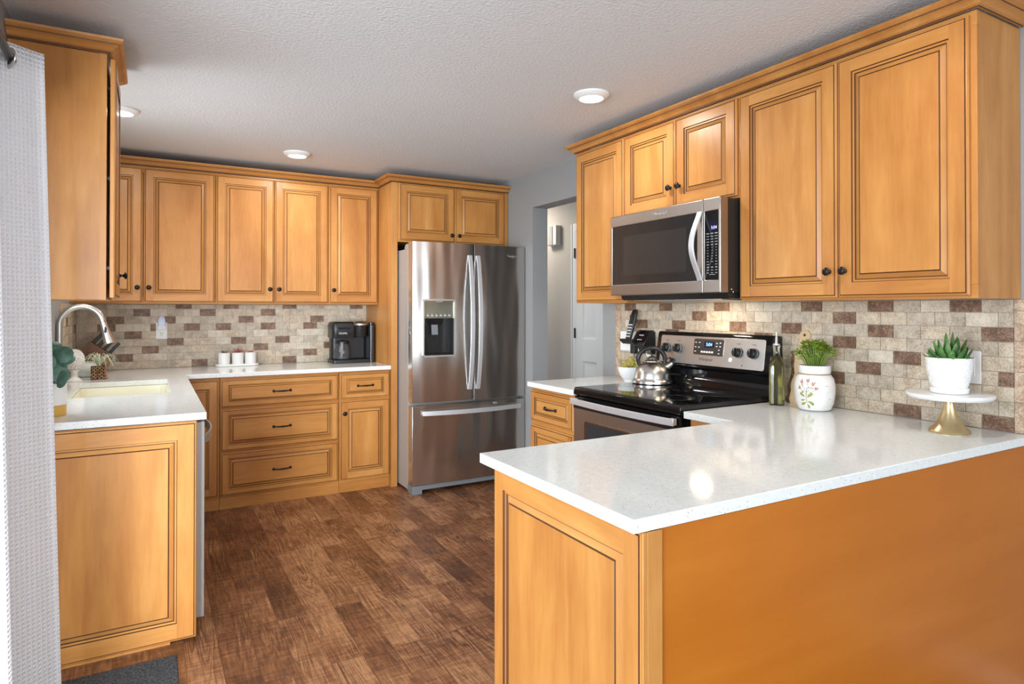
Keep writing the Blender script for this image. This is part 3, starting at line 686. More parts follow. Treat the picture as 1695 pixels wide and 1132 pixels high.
b = MB(); b.slab([0.8482, 1.9272, XR-0.007], [0.9997, 1.6936, 1.9561], lambda i, j: not (i == 0 and j == 1), CT-TH, CT)
tag(b.build('worktop', M['quartz'], bevel=0.0022), 'large white quartz peninsula worktop in the foreground with the cake stand on it', 'worktop', 'white quartz worktops')

# sink
t = thing('sink', 'biscuit-coloured undermount sink set into the left worktop', 'sink', (0, 0, 0))
b = MB(); th = 0.012; zb = 0.68
rings = [(SX0-.03, SX1+.03, SY0-.03, SY1+.03, CT-TH-.001), (SX0+.004, SX1-.004, SY0+.004, SY1-.004, CT-TH-.001), (SX0+.006, SX1-.006, SY0+.006, SY1-.006, CT-TH-.012),
         (SX0+.012, SX1-.012, SY0+.012, SY1-.012, zb+.03), (SX0+.04, SX1-.04, SY0+.04, SY1-.04, zb)]
secs = []
for x0, x1, y0, y1, z in rings:
    secs.append([(x, y, z) for x, y in rrect(x1-x0, y1-y0, 0.035, 5, (x0+x1)/2, (y0+y1)/2)])
b.loft(secs, 0, caps=False); n = len(secs[0]); b.add(secs[-1], [tuple(range(n))]); b.build('basin', M['sink'], t, recalc=False)
b = MB(); b.lathe([(0, 0), (.045, 0), (.045, .003), (.03, .005), (0, .004)], ((SX0+SX1)/2, (SY0+SY1)/2, zb+.001), 24, cap=(False, False)); b.build('drain', M['chrome'], t)

# ================================================================== refrigerator
t = thing('refrigerator', 'stainless french-door refrigerator with a water dispenser and bottom freezer drawer', 'refrigerator', (1.637, 4.34, 0))
FW = 0.936
b = MB(); b.box(0, FW, 0.095, 0.80, 0.02, 1.782); b.build('cabinet_body', M['greyside'], t, bevel=0.004)
b = MB(); b.prism([(0.05, 1.783), (0.19, 1.783), (0.17, 1.812), (0.15, 1.820), (0.05, 1.822)], 'x', 0.004, 0.09); b.build('hinge_cover', M['greyside'], t, bevel=0.004)
b = MB(); b.prism([(0.05, 1.783), (0.19, 1.783), (0.17, 1.812), (0.15, 1.820), (0.05, 1.822)], 'x', FW-0.09, FW-0.004); b.build('hinge_cover', M['greyside'], t, bevel=0.004)
def bow(x): return -0.020*(1-((x-FW/2)/(FW/2))**2)
def door_plan(x0, x1, n=10):
    xs = [x0+(x1-x0)*k/n for k in range(n+1)]
    f = [(x, bow(x)) for x in xs]
    f[0] = (x0, bow(x0)+0.010); f[-1] = (x1, bow(x1)+0.010); f.insert(1, (x0+0.003, bow(x0)+0.002)); f.insert(-1, (x1-0.003, bow(x1)+0.002))
    return f+[(x1, 0.078), (x0, 0.078)]
gp = 0.478
dl = MB()
DX0, DX1, DZ0, DZ1 = 0.078, 0.320, 1.000, 1.402   # dispenser opening
def front_door(name, x0, x1, z0, z1, hole=None):
    b = MB()
    if not hole:
        b.prism(door_plan(x0, x1), 'z', z0, z1); return b.build(name, M['fridge'], t, bevel=0.002, angle=25)
    hx0, hx1, hz0, hz1 = hole
    nx = [x0, x0+.003] + [x0+.003+(hx0-x0-.003)*k/3 for k in (1, 2, 3)] + [hx0+(hx1-hx0)*k/5 for k in (1, 2, 3, 4, 5)] + [hx1+(x1-.003-hx1)*k/3 for k in (1, 2, 3)] + [x1]
    fy = lambda k, x: bow(x)+(0.010 if k in (0, len(nx)-1) else (0.002 if k in (1, len(nx)-2) else 0))
    zs = [z0, hz0, hz1, z1]; vs = []; fs = []
    for j in range(4):
        for k, x in enumerate(nx): vs.append((x, fy(k, x), zs[j]))
    m = len(nx)
    for j in range(3):
        for k in range(m-1):
            if j == 1 and nx[k] >= hx0-1e-6 and nx[k+1] <= hx1+1e-6: continue
            fs.append((j*m+k, j*m+k+1, (j+1)*m+k+1, (j+1)*m+k))
    o_ = len(vs); vs += [(x0, .078, z0), (x1, .078, z0), (x1, .078, z1), (x0, .078, z1)]
    fs += [(o_+3, o_+2, o_+1, o_), tuple([o_, o_+1]+[k for k in range(m-1, -1, -1)]), tuple([o_+2, o_+3]+[3*m+k for k in range(m)]),
           (0, m, 2*m, 3*m, o_+3, o_), (m-1, o_+1, o_+2, 4*m-1, 3*m-1, 2*m-1)]
    b.add(vs, fs); return b.build(name, M['fridge'], t, angle=25)
ld = front_door('door', -0.004, gp-0.003, 0.660, 1.828, (DX0, DX1, DZ0, DZ1))
rd = front_door('door', gp+0.003, FW+0.004, 0.655, 1.828)
fz = front_door('freezer_drawer', -0.004, FW+0.004, 0.066, 0.636)
def fhandle(xc, par):
    pts = []
    for k in range(21):
        u = k/20; z = 0.738+1.004*u; pts.append((xc, -0.020-0.052*math.sin(PI*u)**0.8-0.004, z))
    b = MB(); b.sweep(pts, (1, 0, 0), [(-.016, -.005), (.016, -.005), (.016, .005), (-.016, .005)])
    b.box(xc-.010, xc+.010, -0.030, -0.012, 0.742, 0.775); b.box(xc-.010, xc+.010, -0.030, -0.012, 1.705, 1.738)
    b.build('handle', M['steelv'], par, bevel=0.0015)
fhandle(gp-0.033, ld); fhandle(gp+0.034, rd)
pts = [(0.066+0.815*k/20, -0.024+0*k-0.044*math.sin(PI*k/20)**0.8+bow(0.066+0.815*k/20)*0.5, 0.585) for k in range(21)]
b = MB(); b.sweep(pts, (0, 0, 1), [(-.0165, -.005), (.0165, -.005), (.0165, .005), (-.0165, .005)]); b.box(.07, .10, -.030, -.004, .575, .595); b.box(.847, .877, -.030, -.004, .575, .595); b.build('handle', M['steelv'], fz, bevel=0.0015)
b = MB(); b.lathe([(0, 0), (.012, 0), (.012, .003), (0, .004)], n=16, cap=(False, False)); o = b.build('emblem', M['badgel'], fz); o.location = (0.66, -0.020, 0.622); o.rotation_euler = (PI/2, 0, 0); o.scale = (1.6, 0.8, 1)
# dispenser
dp = bpy.data.objects.new('dispenser', None); C.objects.link(dp); dp.parent = t
yd = bow((DX0+DX1)/2)
fr = MB(); o2 = rrect(DX1-DX0+.018, DZ1-DZ0+.018, .018, 5, (DX0+DX1)/2, (DZ0+DZ1)/2); i2 = rrect(DX1-DX0-.004, DZ1-DZ0-.004, .010, 5, (DX0+DX1)/2, (DZ0+DZ1)/2)
fr.loft([[(x, yd+.012, z) for x, z in o2], [(x, yd-.011, z) for x, z in o2], [(x, yd-.011, z) for x, z in i2], [(x, yd+.012, z) for x, z in i2]], 0, caps=False); fr.build('bezel', M['badgel'], dp)
b = MB(); b.box(DX0, DX1, yd+.004, .07, 1.272, DZ1); b.build('control_panel', noisy('smoked_mirror', (0.20, 0.205, 0.17), (0.26, 0.25, 0.205), 6, 0.10, 0.6), dp)
b = MB()
for k in range(6): x = DX0+.025+k*.034; b.box(x, x+.018, yd+.003, yd+.0045, 1.288, 1.294)
for k in range(6): x = DX0+.028+k*.034; b.box(x, x+.008, yd+.003, yd+.0045, 1.300, 1.303)
b.box(DX0+.10, DX0+.15, yd+.003, yd+.0045, 1.392, 1.395); b.build('legend', M['legend'], dp)
b = MB(); b.box(DX0, DX1, .060, .072, DZ0, 1.272); b.box(DX0, DX0+.004, yd+.006, .06, DZ0, 1.272); b.box(DX1-.004, DX1, yd+.006, .06, DZ0, 1.272); b.box(DX0, DX1, yd+.006, .06, DZ0, DZ0+.012); b.build('recess', M['black'], dp)
b = MB(); b.prism([(.0, 1.262), (.05, 1.262), (.05, 1.225), (.02, 1.225)], 'x', DX0+.06, DX0+.16); b.build('nozzle', M['black'], dp)
b = MB(); b.prism([(.022, 1.225), (.030, 1.225), (.020, 1.150), (.012, 1.150)], 'x', DX0+.075, DX0+.125); b.build('paddle', M['greyplastic'], dp, bevel=.002)
b = MB(); b.prism([(.0, 0), (.0, .062), (.09, .062), (.09, .045), (FW-.09, .045), (FW-.09, .062), (FW, .062), (FW, 0), (FW-.075, 0), (FW-.075, .034), (.075, .034), (.075, 0)][:0] or [(0, 0), (.075, 0), (.075, .030), (FW-.075, .030), (FW-.075, 0), (FW, 0), (FW, .062), (0, .062)], 'y', 0.0, 0.10); b.build('base_grille', M['greyplastic'], t, bevel=.003)
text('lettering', 'Whirlpool', 0.030, M['badgel'], rd, (0.812, bow(0.812)-.002, 1.752), shear=0.25)

# ================================================================== range
RX, RY = 1.935, 2.7345
t = thing('range', 'stainless and black electric range with a glass cooktop and rear control panel', 'range', (RX, RY, 0), -90)
RW = 0.762
b = MB(); b.box(0.004, RW-.004, 0.03, 0.625, 0.02, 0.888); b.build('body', M['black'], t)
b = MB(); b.prism([(-.012, .895), (-.016, .905), (-.012, .928), (-.004, .934), (.560, .934), (.560, .916), (.03, .889), (.0, .889)], 'x', -0.004, RW+.004); b.build('cooktop_frame', M['gloss'], t, bevel=.002)
b = MB(); b.box(0.012, RW-.012, .010, .556, .9335, .9355); b.build('cooktop_glass', M['blackglass'], t)
bp = plain('burner_print', (.045, .045, .047), .25)
for cx, cy, r in ((.19, .15, .105), (.57, .15, .085), (.19, .42, .078), (.57, .42, .105)):
    b = MB(); b.lathe([(r-.0016, .0), (r-.0016, .0003), (r, .0003), (r, 0)], (cx, cy, .9355), 48, cap=(False, False)); b.build('burner_ring', bp, t)
od = MB(); od.box(.004, RW-.004, -.020, .028, .185, .842); od = od.build('oven_door', M['steel'], t, bevel=.004)
b = MB(); w2 = rrect(.560, .50, .02, 5, .381, .523); w1 = rrect(.545, .485, .014, 5, .381, .523)
b.loft([[(x, -.0205, z) for x, z in w2], [(x, -.0235, z) for x, z in w2], [(x, -.0225, z) for x, z in w1], [(x, -.0205, z) for x, z in w1]], 0, caps=False); b.build('window_border', M['chrome'], od)
b = MB(); b.prism(w1, 'y', -.0222, -.0202); b.build('window', M['ovenglass'], od)
b = MB(); b.box(.004, RW-.004, -.022, .026, .828, .8425); b.build('door_top', M['black'], od)
pts = [(.006+.75*k/16, -.040-.022*math.sin(PI*k/16)**.8, .866) for k in range(17)]
b = MB(); b.sweep(pts, (0, 0, 1), [(-.015, -.006), (.015, -.006), (.015, .006), (-.015, .006)]); b.box(.012, .04, -.042, -.018, .852, .880); b.box(RW-.04, RW-.012, -.042, -.018, .852, .880); b.build('handle', M['steelv'], od, bevel=.002)
b = MB(); b.box(.004, RW-.004, -.012, .03, .845, .8885); b.build('vent_strip', M['gloss'], t)
b = MB(); b.box(.004, RW-.004, -.018, .028, .03, .178); b.build('storage_drawer', M['steel'], t, bevel=.004)
bg = MB(); bg.prism([(.560, .90), (.560, .960), (.575, .985), (.572, 1.022), (.548, 1.034), (.546, 1.044), (.570, 1.205), (.580, 1.216), (.634, 1.212), (.634, .90)], 'x', -.002, RW+.002, 0)
bg = bg.build('backguard', M['gloss'], t, bevel=.003)
# tilted control face frame
tilt = math.atan2(.024, .161); cf = bpy.data.objects.new('control_panel', None); C.objects.link(cf); cf.parent = t
cf.location = (0, .546, 1.044); cf.rotation_euler = (-tilt, 0, 0)
b = MB(); b.prism(rrect(.700, .148, .010, 5, .381, .079), 'y', -.003, .002); b.build('face', M['steel'], cf, bevel=.0008)
def rk(y): return RY-y
b = MB(); b.prism(rrect(.203, .086, .010, 5, rk(2.352), .100), 'y', -.005, -.0025); b.build('display_bezel', M['chrome'], cf)
b = MB(); b.prism(rrect(.192, .080, .008, 5, rk(2.352), .100), 'y', -.0065, -.0045); b.build('display_panel', plain('display_slate', (.028, .029, .031), .3), cf)
b = MB(); b.box(rk(2.378), rk(2.312), -.0072, -.0062, .098, .128); b.build('display_window', M['scr'], cf)
text('clock_digits', '5:04', .024, M['blue'], cf, (rk(2.345), -.0075, .113))
b = MB()
for k in range(5): x = rk(2.398)+k*.0175; b.box(x, x+.0135, -.0072, -.006, .070, .079)
for x, z in ((rk(2.437), .122), (rk(2.412), .122), (rk(2.437), .098), (rk(2.414), .097), (rk(2.295), .122), (rk(2.272), .124), (rk(2.295), .106), (rk(2.272), .106), (rk(2.278), .088), (rk(2.278), .070), (rk(2.437), .075)): b.box(x-.005, x+.005, -.0072, -.006, z-.002, z+.002)
b.build('legend', M['legend'], cf)
text('lettering', 'Whirlpool', .022, M['badge'], cf, (rk(2.366), -.0034, .036), shear=.25)
for y, z in ((2.62, .022), (2.13, .022)):
    b = MB(); b.ell((rk(y), -.003, z), .003, 8, 6); b.build('indicator_light', M['black'], cf)
for y in (2.653, 2.565, 2.160, 2.067):
    b = MB(); b.xf = Matrix.Rotation(PI/2, 4, 'X')
    b.lathe([(0, 0), (.0265, 0), (.0265, .004), (.0235, .006), (.0225, .022), (.019, .025), (0, .025)], n=28, cap=(False, False), mats=[0, 0, 1, 0, 0, 0])
    b.xf = None; b.prism([(-.0055, -.02), (.0055, -.02), (.0055, .02), (-.0055, .02)], 'y', -.034, -.02, 0)
    b.box(-.001, .001, -.0345, -.033, .006, .0195, 2)
    k = b.build('knob', [M['black'], M['greyplastic'], M['legend']], cf, bevel=.001); k.location = (rk(y), -.003, .084)
for y in (2.653, 2.565, 2.160, 2.067):
    b = MB(); b.box(rk(y)-.012, rk(y)+.012, -.0036, -.0028, .124, .127); b.build('knob_legend', M['badge'], cf)
b = MB(); b.lathe([(0, 0), (.011, 0), (.011, .0012), (0, .0012)], n=20, cap=(False, False)); s1 = b.build('sticker', M['plate'], cf); s1.location = (rk(2.203), -.0032, .045); s1.rotation_euler = (PI/2, 0, 0)

# ================================================================== microwave
MX, MY = 2.160, 2.7345; MWW = 0.7655
t = thing('microwave', 'stainless over-the-range microwave hung under the short cabinet', 'microwave', (MX, MY, 0), -90)
b = MB(); b.box(.004, MWW-.004, .050, .410, 1.414, 1.832); b.prism([(.06, 1.414), (.075, 1.388), (.40, 1.378), (.410, 1.414)], 'x', .012, MWW-.012); b.build('case', M['black'], t, bevel=.002)
b = MB(); b.prism([(.075, 1.3865), (.395, 1.3770), (.395, 1.374), (.075, 1.383)], 'x', .10, MWW-.06); b.build('bottom_grille', M['steel'], t)
seam = 0.664
def mw_front(name, x0, x1, hx0, hx1, rl, rr):
    z0, z1 = 1.412, 1.834; hz0, hz1 = 1.469, 1.777; b = MB()
    xs = [x0, hx0, hx1, x1]; zs = [z0, hz0, hz1, z1]
    b.slab(xs, zs, lambda i, j: not (i == 1 and j == 1), 0, .05, 'y'); return b.build(name, M['mwsteel'], t, bevel=.004, seg=3)
md = mw_front('door', 0.0, seam-.0015, .0145, .628, 0, 0)
mc = mw_front('control_panel', seam+.0015, MWW, seam+.0085, MWW-.012, 0, 0)
b = MB(); b.box(.0145, .628, .003, .03, 1.469, 1.777); b.build('window', M['mwglass'], md)
b = MB(); b.box(.105, .56, .0025, .0035, 1.515, 1.720); b.build('window_screen', M['mwmesh'], md)
b = MB(); b.box(.6285, seam-.0015, .002, .012, 1.4695, 1.7765); b.build('door_edge', M['gloss'], md)
pts = [(.650, -.004-.054*math.sin(PI*k/20)**1.25, 1.468+.311*k/20) for k in range(21)]
b = MB(); b.sweep(pts, (1, 0, 0), [(-.014, -.004), (.014, -.004), (.014, .004), (-.014, .004)]); b.build('handle', M['steelv'], md, bevel=.0015)
b = MB(); b.box(seam+.0085, MWW-.012, .003, .03, 1.469, 1.777); b.build('glass', M['gloss'], mc)
b = MB(); b.box(seam+.019, MWW-.017, .0022, .0035, 1.688, 1.733); b.build('display_window', M['scr'], mc)
text('clock_digits', '5:04', .020, M['violet'], mc, (.728, .0018, 1.701))
b = MB()
for r in range(15):
    z = 1.676-r*.0125
    for c in range(3):
        x = seam+.027+c*.0245; wd = (.008 if r < 4 else (.0025 if 5 <= r <= 9 else .006)); hh = .0014 if r % 4 else .0022
        b.box(x-wd, x+wd, .0022, .0034, z-hh, z+hh) if not (r in (11,) and c == 1) else None
b.box(seam+.035, seam+.07, .0022, .0034, 1.4925, 1.4945); b.build('keypad', M['legend2'], mc)
text('lettering', 'Whirlpool', .024, M['badgel'], md, (.383, -.0012, 1.806), shear=.25)
for y, z in ((.075, 1.428), (.085, 1.416)):
    b = MB(); b.ell((MWW-.004, y, z), (.0025, .004, .004), 10, 6); b.build('screw', M['chrome'], t)
hl = area('hood_lamp', (MX+.24, MY-MWW*.55, 1.371), (0.15, 0, -1), .10, .06, 1.3, (1.0, .80, .58)); hl.parent = None

# ================================================================== ceiling lights
def ceiling_light(label, x, y):
    t = thing('recessed_light', label, 'ceiling light', (x, y, ZC), 0, 'white ceiling downlights')
    b = MB(); b.lathe([(.088, 0), (.088, -.008), (.072, -.022), (.060, -.024), (.057, -.018)], n=40, cap=(False, False)); b.build('trim_ring', M['white'], t)
    b = MB(); b.lathe([(0, -.0185), (.0575, -.0185)], n=32, cap=(False, False)); b.build('lens', M['lampglow'], t, recalc=False)
    d = bpy.data.lights.new('downlight', 'AREA'); d.shape = 'DISK'; d.size = .11; d.energy = 7.0; d.color = (1, .96, .91)
    o = bpy.data.objects.new('downlight', d); C.objects.link(o); o.parent = t; o.location = (0, 0, -.026)
ceiling_light('white ceiling downlight nearest the range wall cabinets', 1.886, 2.537)
ceiling_light('white ceiling downlight in front of the back wall cabinets', .862, 4.487)
ceiling_light('white ceiling downlight partly hidden behind the cabinet by the curtain', -.141, 3.963)
ceiling_light('added white ceiling downlight, out of view over the peninsula worktop', 1.72, 1.02)  # unseen fitting, added to light the worktop from above
area('hall_ceiling_lamp', (3.0, 5.55, ZC-.03), (0.12, -.05, -1), .25, .25, 11, (1, .90, .77))

# ================================================================== wall plates and small fittings
t = thing('outlet_plate', 'white outlet plate on the back splashback with a night light in it', 'outlet', (.071, 5.2645, 1.183))
b = MB(); b.prism(rrect(.072, .118, .004), 'y', -.0045, 0); b.build('plate', M['plate'], t, bevel=.001)
b = MB(); b.prism(rrect(.034, .030, .008, 4, 0, -.022), 'y', -.0062, -.004); b.prism(rrect(.034, .030, .008, 4, 0, .022), 'y', -.0062, -.004); b.build('socket', M['plate'], t)
b = MB(); b.box(-.008, -.0055, -.0066, -.006, -.022, -.012); b.box(.0055, .008, -.0066, -.006, -.022, -.012); b.ell((0, -.0062, -.030), (.003, .0008, .003), 10, 6); b.build('slots', M['black'], t)
t = thing('night_light', 'small plug-in night light with a bluish lens in the back outlet', 'night light', (.071, 5.258, 1.205))
b = MB(); b.prism(rrect(.052, .030, .006), 'y', -.026, 0); b.build('plug_base', M['plate'], t, bevel=.003)
b = MB(); secs = []
for z, w, d in ((.014, .050, .030), (.04, .050, .032), (.062, .044, .026), (.078, .034, .018), (.083, .020, .010)): secs.append([(x, -.015+y, z) for x, y in rrect(w, d, min(w, d)*.35, 4)])
b.loft(secs); b.build('lens', M['haze'], t)
t = thing('switch_plate', 'white rocker switch plate on the splashback behind the potted succulent', 'switch', (2.5765, 1.185, 1.131), -90)
b = MB(); b.prism(rrect(.072, .118, .004), 'y', -.005, 0); b.build('plate', M['plate'], t, bevel=.001)
b = MB(); b.prism(rrect(.034, .068, .003), 'y', -.0075, -.004); b.build('rocker', M['plate'], t, bevel=.001)
t = thing('switch_plate', 'wide white switch and outlet plate behind the cordless phone', 'switch', (2.5765, 3.025, 1.141), -90)
b = MB(); b.prism(rrect(.262, .120, .004), 'y', -.005, 0); b.build('plate', M['plate'], t, bevel=.001)
b = MB(); b.prism(rrect(.034, .068, .003, 4, -.09, 0), 'y', -.0075, -.004); b.prism(rrect(.034, .068, .003, 4, -.043, 0), 'y', -.0075, -.004); b.build('rocker', M['plate'], t, bevel=.001)

# cordless phone on its wall base
t = thing('cordless_phone', 'black cordless phone standing in a wall-mounted base by the doorway', 'phone', (2.571, 2.93, 1.13), -90)
b = MB(); b.prism([(0, -.055), (0, .075), (-.02, .085), (-.045, .075), (-.085, .015), (-.092, .0), (-.085, -.008), (-.05, -.008), (-.03, -.03), (-.022, -.055)], 'x', -.020, .095); b.build('base', M['black'], t, bevel=.004)
b = MB(); b.prism([(-.046, .077), (-.050, .080), (-.090, .020), (-.086, .016)], 'x', .022, .088); b.build('key_deck', M['gloss'], t)
b = MB()
for i in range(3):
    for j in range(2): b.ell((.036+.014*i, -.083+.016*j, .030+.026*j), (.0045, .002, .0045), 8, 6)
b.build('base_keys', M['legend'], t)
b = MB(); b.prism([(-.088, .0), (-.115, .02), (-.115, .032), (-.07, .032), (-.06, .01)], 'x', -.095, .02); b.build('cradle', M['black'], t, bevel=.004)
hs = MB(); secs = []
for u in range(11):
    q = u/10; z = .022+.185*q; y = -.098+.040*q; w = .047-.004*math.cos(q*6)+.001; d = .022
    if u in (0, 10): w *= .75; d *= .6
    secs.append([(-.034+.020*q+x, y+yy, z) for x, yy in rrect(w, d, d*.42, 3)])
hs.loft(secs); hs = hs.build('handset', M['black'], t)
b = MB()
for r in range(5):
    for c in range(3):
        q = (.026+.017*r)/.185; b.box(-.034+.02*q-.0155+.0125*c, -.034+.02*q-.0065+.0125*c, -.098+.04*q-.0128, -.098+.04*q-.011, .048+.017*r-.004, .048+.017*r+.004)
b.build('keypad', M['legend'], hs)
b = MB(); b.box(-.046, -.010, -.0742, -.072, .136, .172); b.build('screen', M['gloss'], hs)
t = thing('power_adapter', 'black plug-in power adapter below the cordless phone', 'adapter', (2.5715, 3.008, 1.098), -90)
b = MB(); b.prism(rrect(.040, .058, .006, 4), 'y', -.030, 0); b.build('case', M['black'], t, bevel=.003)
b = MB(); b.tube([(0, -.014, -.028), (0, -.014, -.046), (.006, -.012, -.055), (.016, -.010, -.052), (.03, -.006, -.03)], .0022, 8); b.build('cord', M['black'], t)

# door chime in the hall
t = thing('door_chime', 'white ribbed door chime box high on the hall wall', 'door chime', (3.45, 5.235, 2.045), -90)
b = MB(); b.box(-.075, .10, -.055, 0, -.085, .105); b.build('cover', M['white'], t, bevel=.004)
b = MB()
for k in range(5): b.tube([(-.055+.022*k, -.056, -.08), (-.055+.022*k, -.056, .10)], .008, 8)
b.build('ribs', M['white'], t)

# ================================================================== things on the back counter
t = thing('tray', 'long white tray carrying three small pots on the back counter', 'tray', (.567, 5.175, CT))
b = MB(); secs = []
for z, k in ((0, -.006), (.004, 0), (.018, .002), (.018, -.004), (.010, -.008)): secs.append([(x, y, z) for x, y in rrect(.298+2*k, .10+2*k, .045+k, 8)])
b.loft(secs); b.build('dish', M['ceramic'], t)
def small_pot(label, x, kind):
    t = thing('succulent_pot', label, 'potted plant', (x, 5.175, CT+.0105), 0, 'three small pots on the white tray')
    b = MB(); b.lathe([(0, 0), (.037, 0), (.040, .003), (.041, .088), (.0395, .090), (.037, .088), (.036, .078)], n=28, cap=(False, False)); b.build('pot', M['ceramic'], t)
    b = MB(); b.lathe([(.0005, .079), (.0362, .078)], n=20, cap=(False, False)); b.build('soil', M['soil'], t, recalc=False)
    b = MB(); rnd = random.Random(int(x*1000)); H = {'pink': .052, 'low': .026, 'brown': .03}[kind]; n = {'pink': 30, 'low': 20, 'brown': 18}[kind]
    for k in range(n):
        a = rnd.uniform(0, 6.28); lean = rnd.uniform(.1, 1.2); l = H*rnd.uniform(.6, 1.1); d = Vector((math.cos(a)*math.sin(lean), math.sin(a)*math.sin(lean), math.cos(lean)))
        p = Vector((rnd.uniform(-.014, .014), rnd.uniform(-.014, .014), .079)); 
        b.tube([p, p+d*l*.5, p+d*l], [.0025, .0055, .0006], 6)
    b.build('succulent', M['brownleaf' if kind == 'brown' else 'pink'], t)
small_pot('small white pot with a low brown succulent, on the tray end nearest the sink', .476, 'brown')
small_pot('small white pot with the tallest pink succulent, in the middle of the tray', .570, 'pink')
small_pot('small white pot with a low pink succulent, nearest the coffee maker', .658, 'low')

# coffee maker
t = thing('coffee_maker', 'black coffee maker with a glass carafe on the back counter by the tall panel', 'coffee maker', (1.385, 5.09, CT))
t.scale = (.93, 1, 1)
b = MB(); secs = []
b.prism(rrect(.325, .20, .02, 5, -.005, -.01), 'z', 0, .028); b.build('base', M['black'], t, bevel=.004)
b = MB(); b.prism(rrect(.30, .11, .03, 5, 0, .055), 'z', .027, .30); b.build('column', M['black'], t, bevel=.006)
b = MB(); secs = []
for z, k in ((.198, -.004), (.205, 0), (.29, 0), (.312, -.006), (.325, -.022)): secs.append([(x, y, z) for x, y in rrect(.20+2*k, .19+2*k, .035+k, 6, -.07, -.01)])
b.loft(secs); b.build('brew_head', M['black'], t)
b = MB(); b.prism(rrect(.105, .016, .004, 3, -.075, .275), 'y', -.112, -.100); b.build('vent_slot', M['gloss'], t, bevel=.002)
b = MB(); b.lathe([(0, .205), (.050, .205), (.056, .215), (.062, .285), (.066, .300)], (.072, -.062, 0), 28, cap=(False, True)); b.build('pod_holder', M['black'], t)
b = MB(); b.lathe([(.064, .294), (.069, .298), (.070, .310), (.060, .318), (.04, .327), (0, .330)], (.072, -.062, 0), 28, cap=(False, False)); b.build('lid_ring', M['nickel'], t)
b = MB(); b.prism(rrect(.050, .22, .02, 5, .163, -.005), 'z', .0, .300); b.prism(rrect(.045, .19, .02, 5, .165, .0), 'z', .299, .318); b.build('water_tank', plain('tank_smoke', (.020, .021, .024), .18), t, bevel=.003)
b = MB(); b.lathe([(.06, 0), (.066, .005), (.070, .05), (.062, .10), (.054, .125)], (-.07, -.03, .030), 28, cap=(True, False)); b.build('carafe', M['carafe'], t)
b = MB(); b.lathe([(.056, .122), (.058, .128), (.054, .142), (.0, .150)], (-.07, -.03, .030), 28, cap=(True, False)); b.build('carafe_lid', M['black'], t)
b = MB(); b.sweep([(-.092, -.088, .155), (-.098, -.122, .158), (-.100, -.130, .14), (-.100, -.126, .08), (-.098, -.108, .055)], (1, 0, 0), [(-.010, -.005), (.010, -.005), (.010, .005), (-.010, .005)]); b.build('carafe_handle', M['greyplastic'], t, bevel=.002)
text('lettering', 'KEURIG', .020, M['badgel'], t, (-.085, -.1065, .235), sx=1.05)
b = MB(); b.tube([(.19, .04, .004), (.186, .10, .004), (.175, .13, .004), (.16, .15, .05)], .003, 8); b.build('cord', M['black'], t)

# ================================================================== sink corner
t = thing('faucet', 'brushed nickel gooseneck pull-down faucet arching over the sink', 'faucet', (-.428, 4.22, CT))
b = MB(); b.lathe([(0, 0), (.030, 0), (.030, .006), (.024, .012), (.018, .05), (.0165, .08)], n=28, cap=(False, False)); b.build('base', M['nickel'], t)
R_ = .100; pts = [(0, 0, .05), (0, 0, .34)] + [(R_-R_*math.cos(a), 0, .34+R_*math.sin(a)) for a in [PI*k/18 for k in range(1, 18)]]
b = MB(); b.tube(pts, .0158, 18); b.build('gooseneck', M['nickel'], t)
ex, ez = pts[-1][0], pts[-1][2]; dr = (Vector(pts[-1])-Vector(pts[-2])).normalized()
q = Vector((ex, 0, ez)); b = MB(); b.tube([q-dr*.004, q+dr*.010, q+dr*.045, q+dr*.100, q+dr*.124, q+dr*.127], [.0165, .0168, .0178, .026, .029, .026], 20); sp = b.build('spray_head', M['nickel'], t)
b = MB(); b.tube([q+dr*.001, q+dr*.003], .0172, 18); b.build('collar', M['black'], t)
nrm_ = Vector((-dr.z, 0, dr.x)); side_ = Vector((0, -1, 0)); c_ = q+dr*.05+side_*.019
b = MB(); b.ell(tuple(c_), (.006, .005, .019), 12, 8); b.build('spray_button', M['black'], sp)
b = MB(); b.tube([(0, -.018, .05), (0, -.045, .055), (.0, -.085, .09)], [.008, .007, .005], 10); b.build('lever', M['nickel'], t)

t = thing('eucalyptus_plant', 'round-leaved eucalyptus in a white and mustard pot beside the curtain', 'potted plant', (-.345, 3.13, CT))
b = MB(); b.lathe([(0, 0), (.050, 0), (.053, .004), (.054, .045), (.0545, .130), (.052, .132), (.050, .128), (.049, .118)], n=32, cap=(False, False), mats=[1, 1, 1, 0, 0, 0, 0]); b.build('pot', [M['ceramic'], M['mustard']], t)
b = MB(); b.lathe([(.0005, .119), (.0495, .118)], n=20, cap=(False, False)); b.build('soil', M['soil'], t, recalc=False)
b = MB(); st = MB(); rnd = random.Random(5)
LF = [(.050, -.04, .165, .036), (.020, -.03, .205, .042), (.055, -.02, .245, .040), (-.01, -.05, .215, .040), (.030, .0, .19, .036), (.068, .01, .222, .033), (-.005, .02, .25, .036), (.052, -.06, .15, .038), (-.03, .0, .24, .036), (.01, .03, .275, .03), (-.05, -.02, .20, .036), (.02, .05, .22, .034), (-.04, .04, .26, .032)]
LF = [(x*.78-.002 if x > 0 else x, y, z, r*.92) for x, y, z, r in LF]
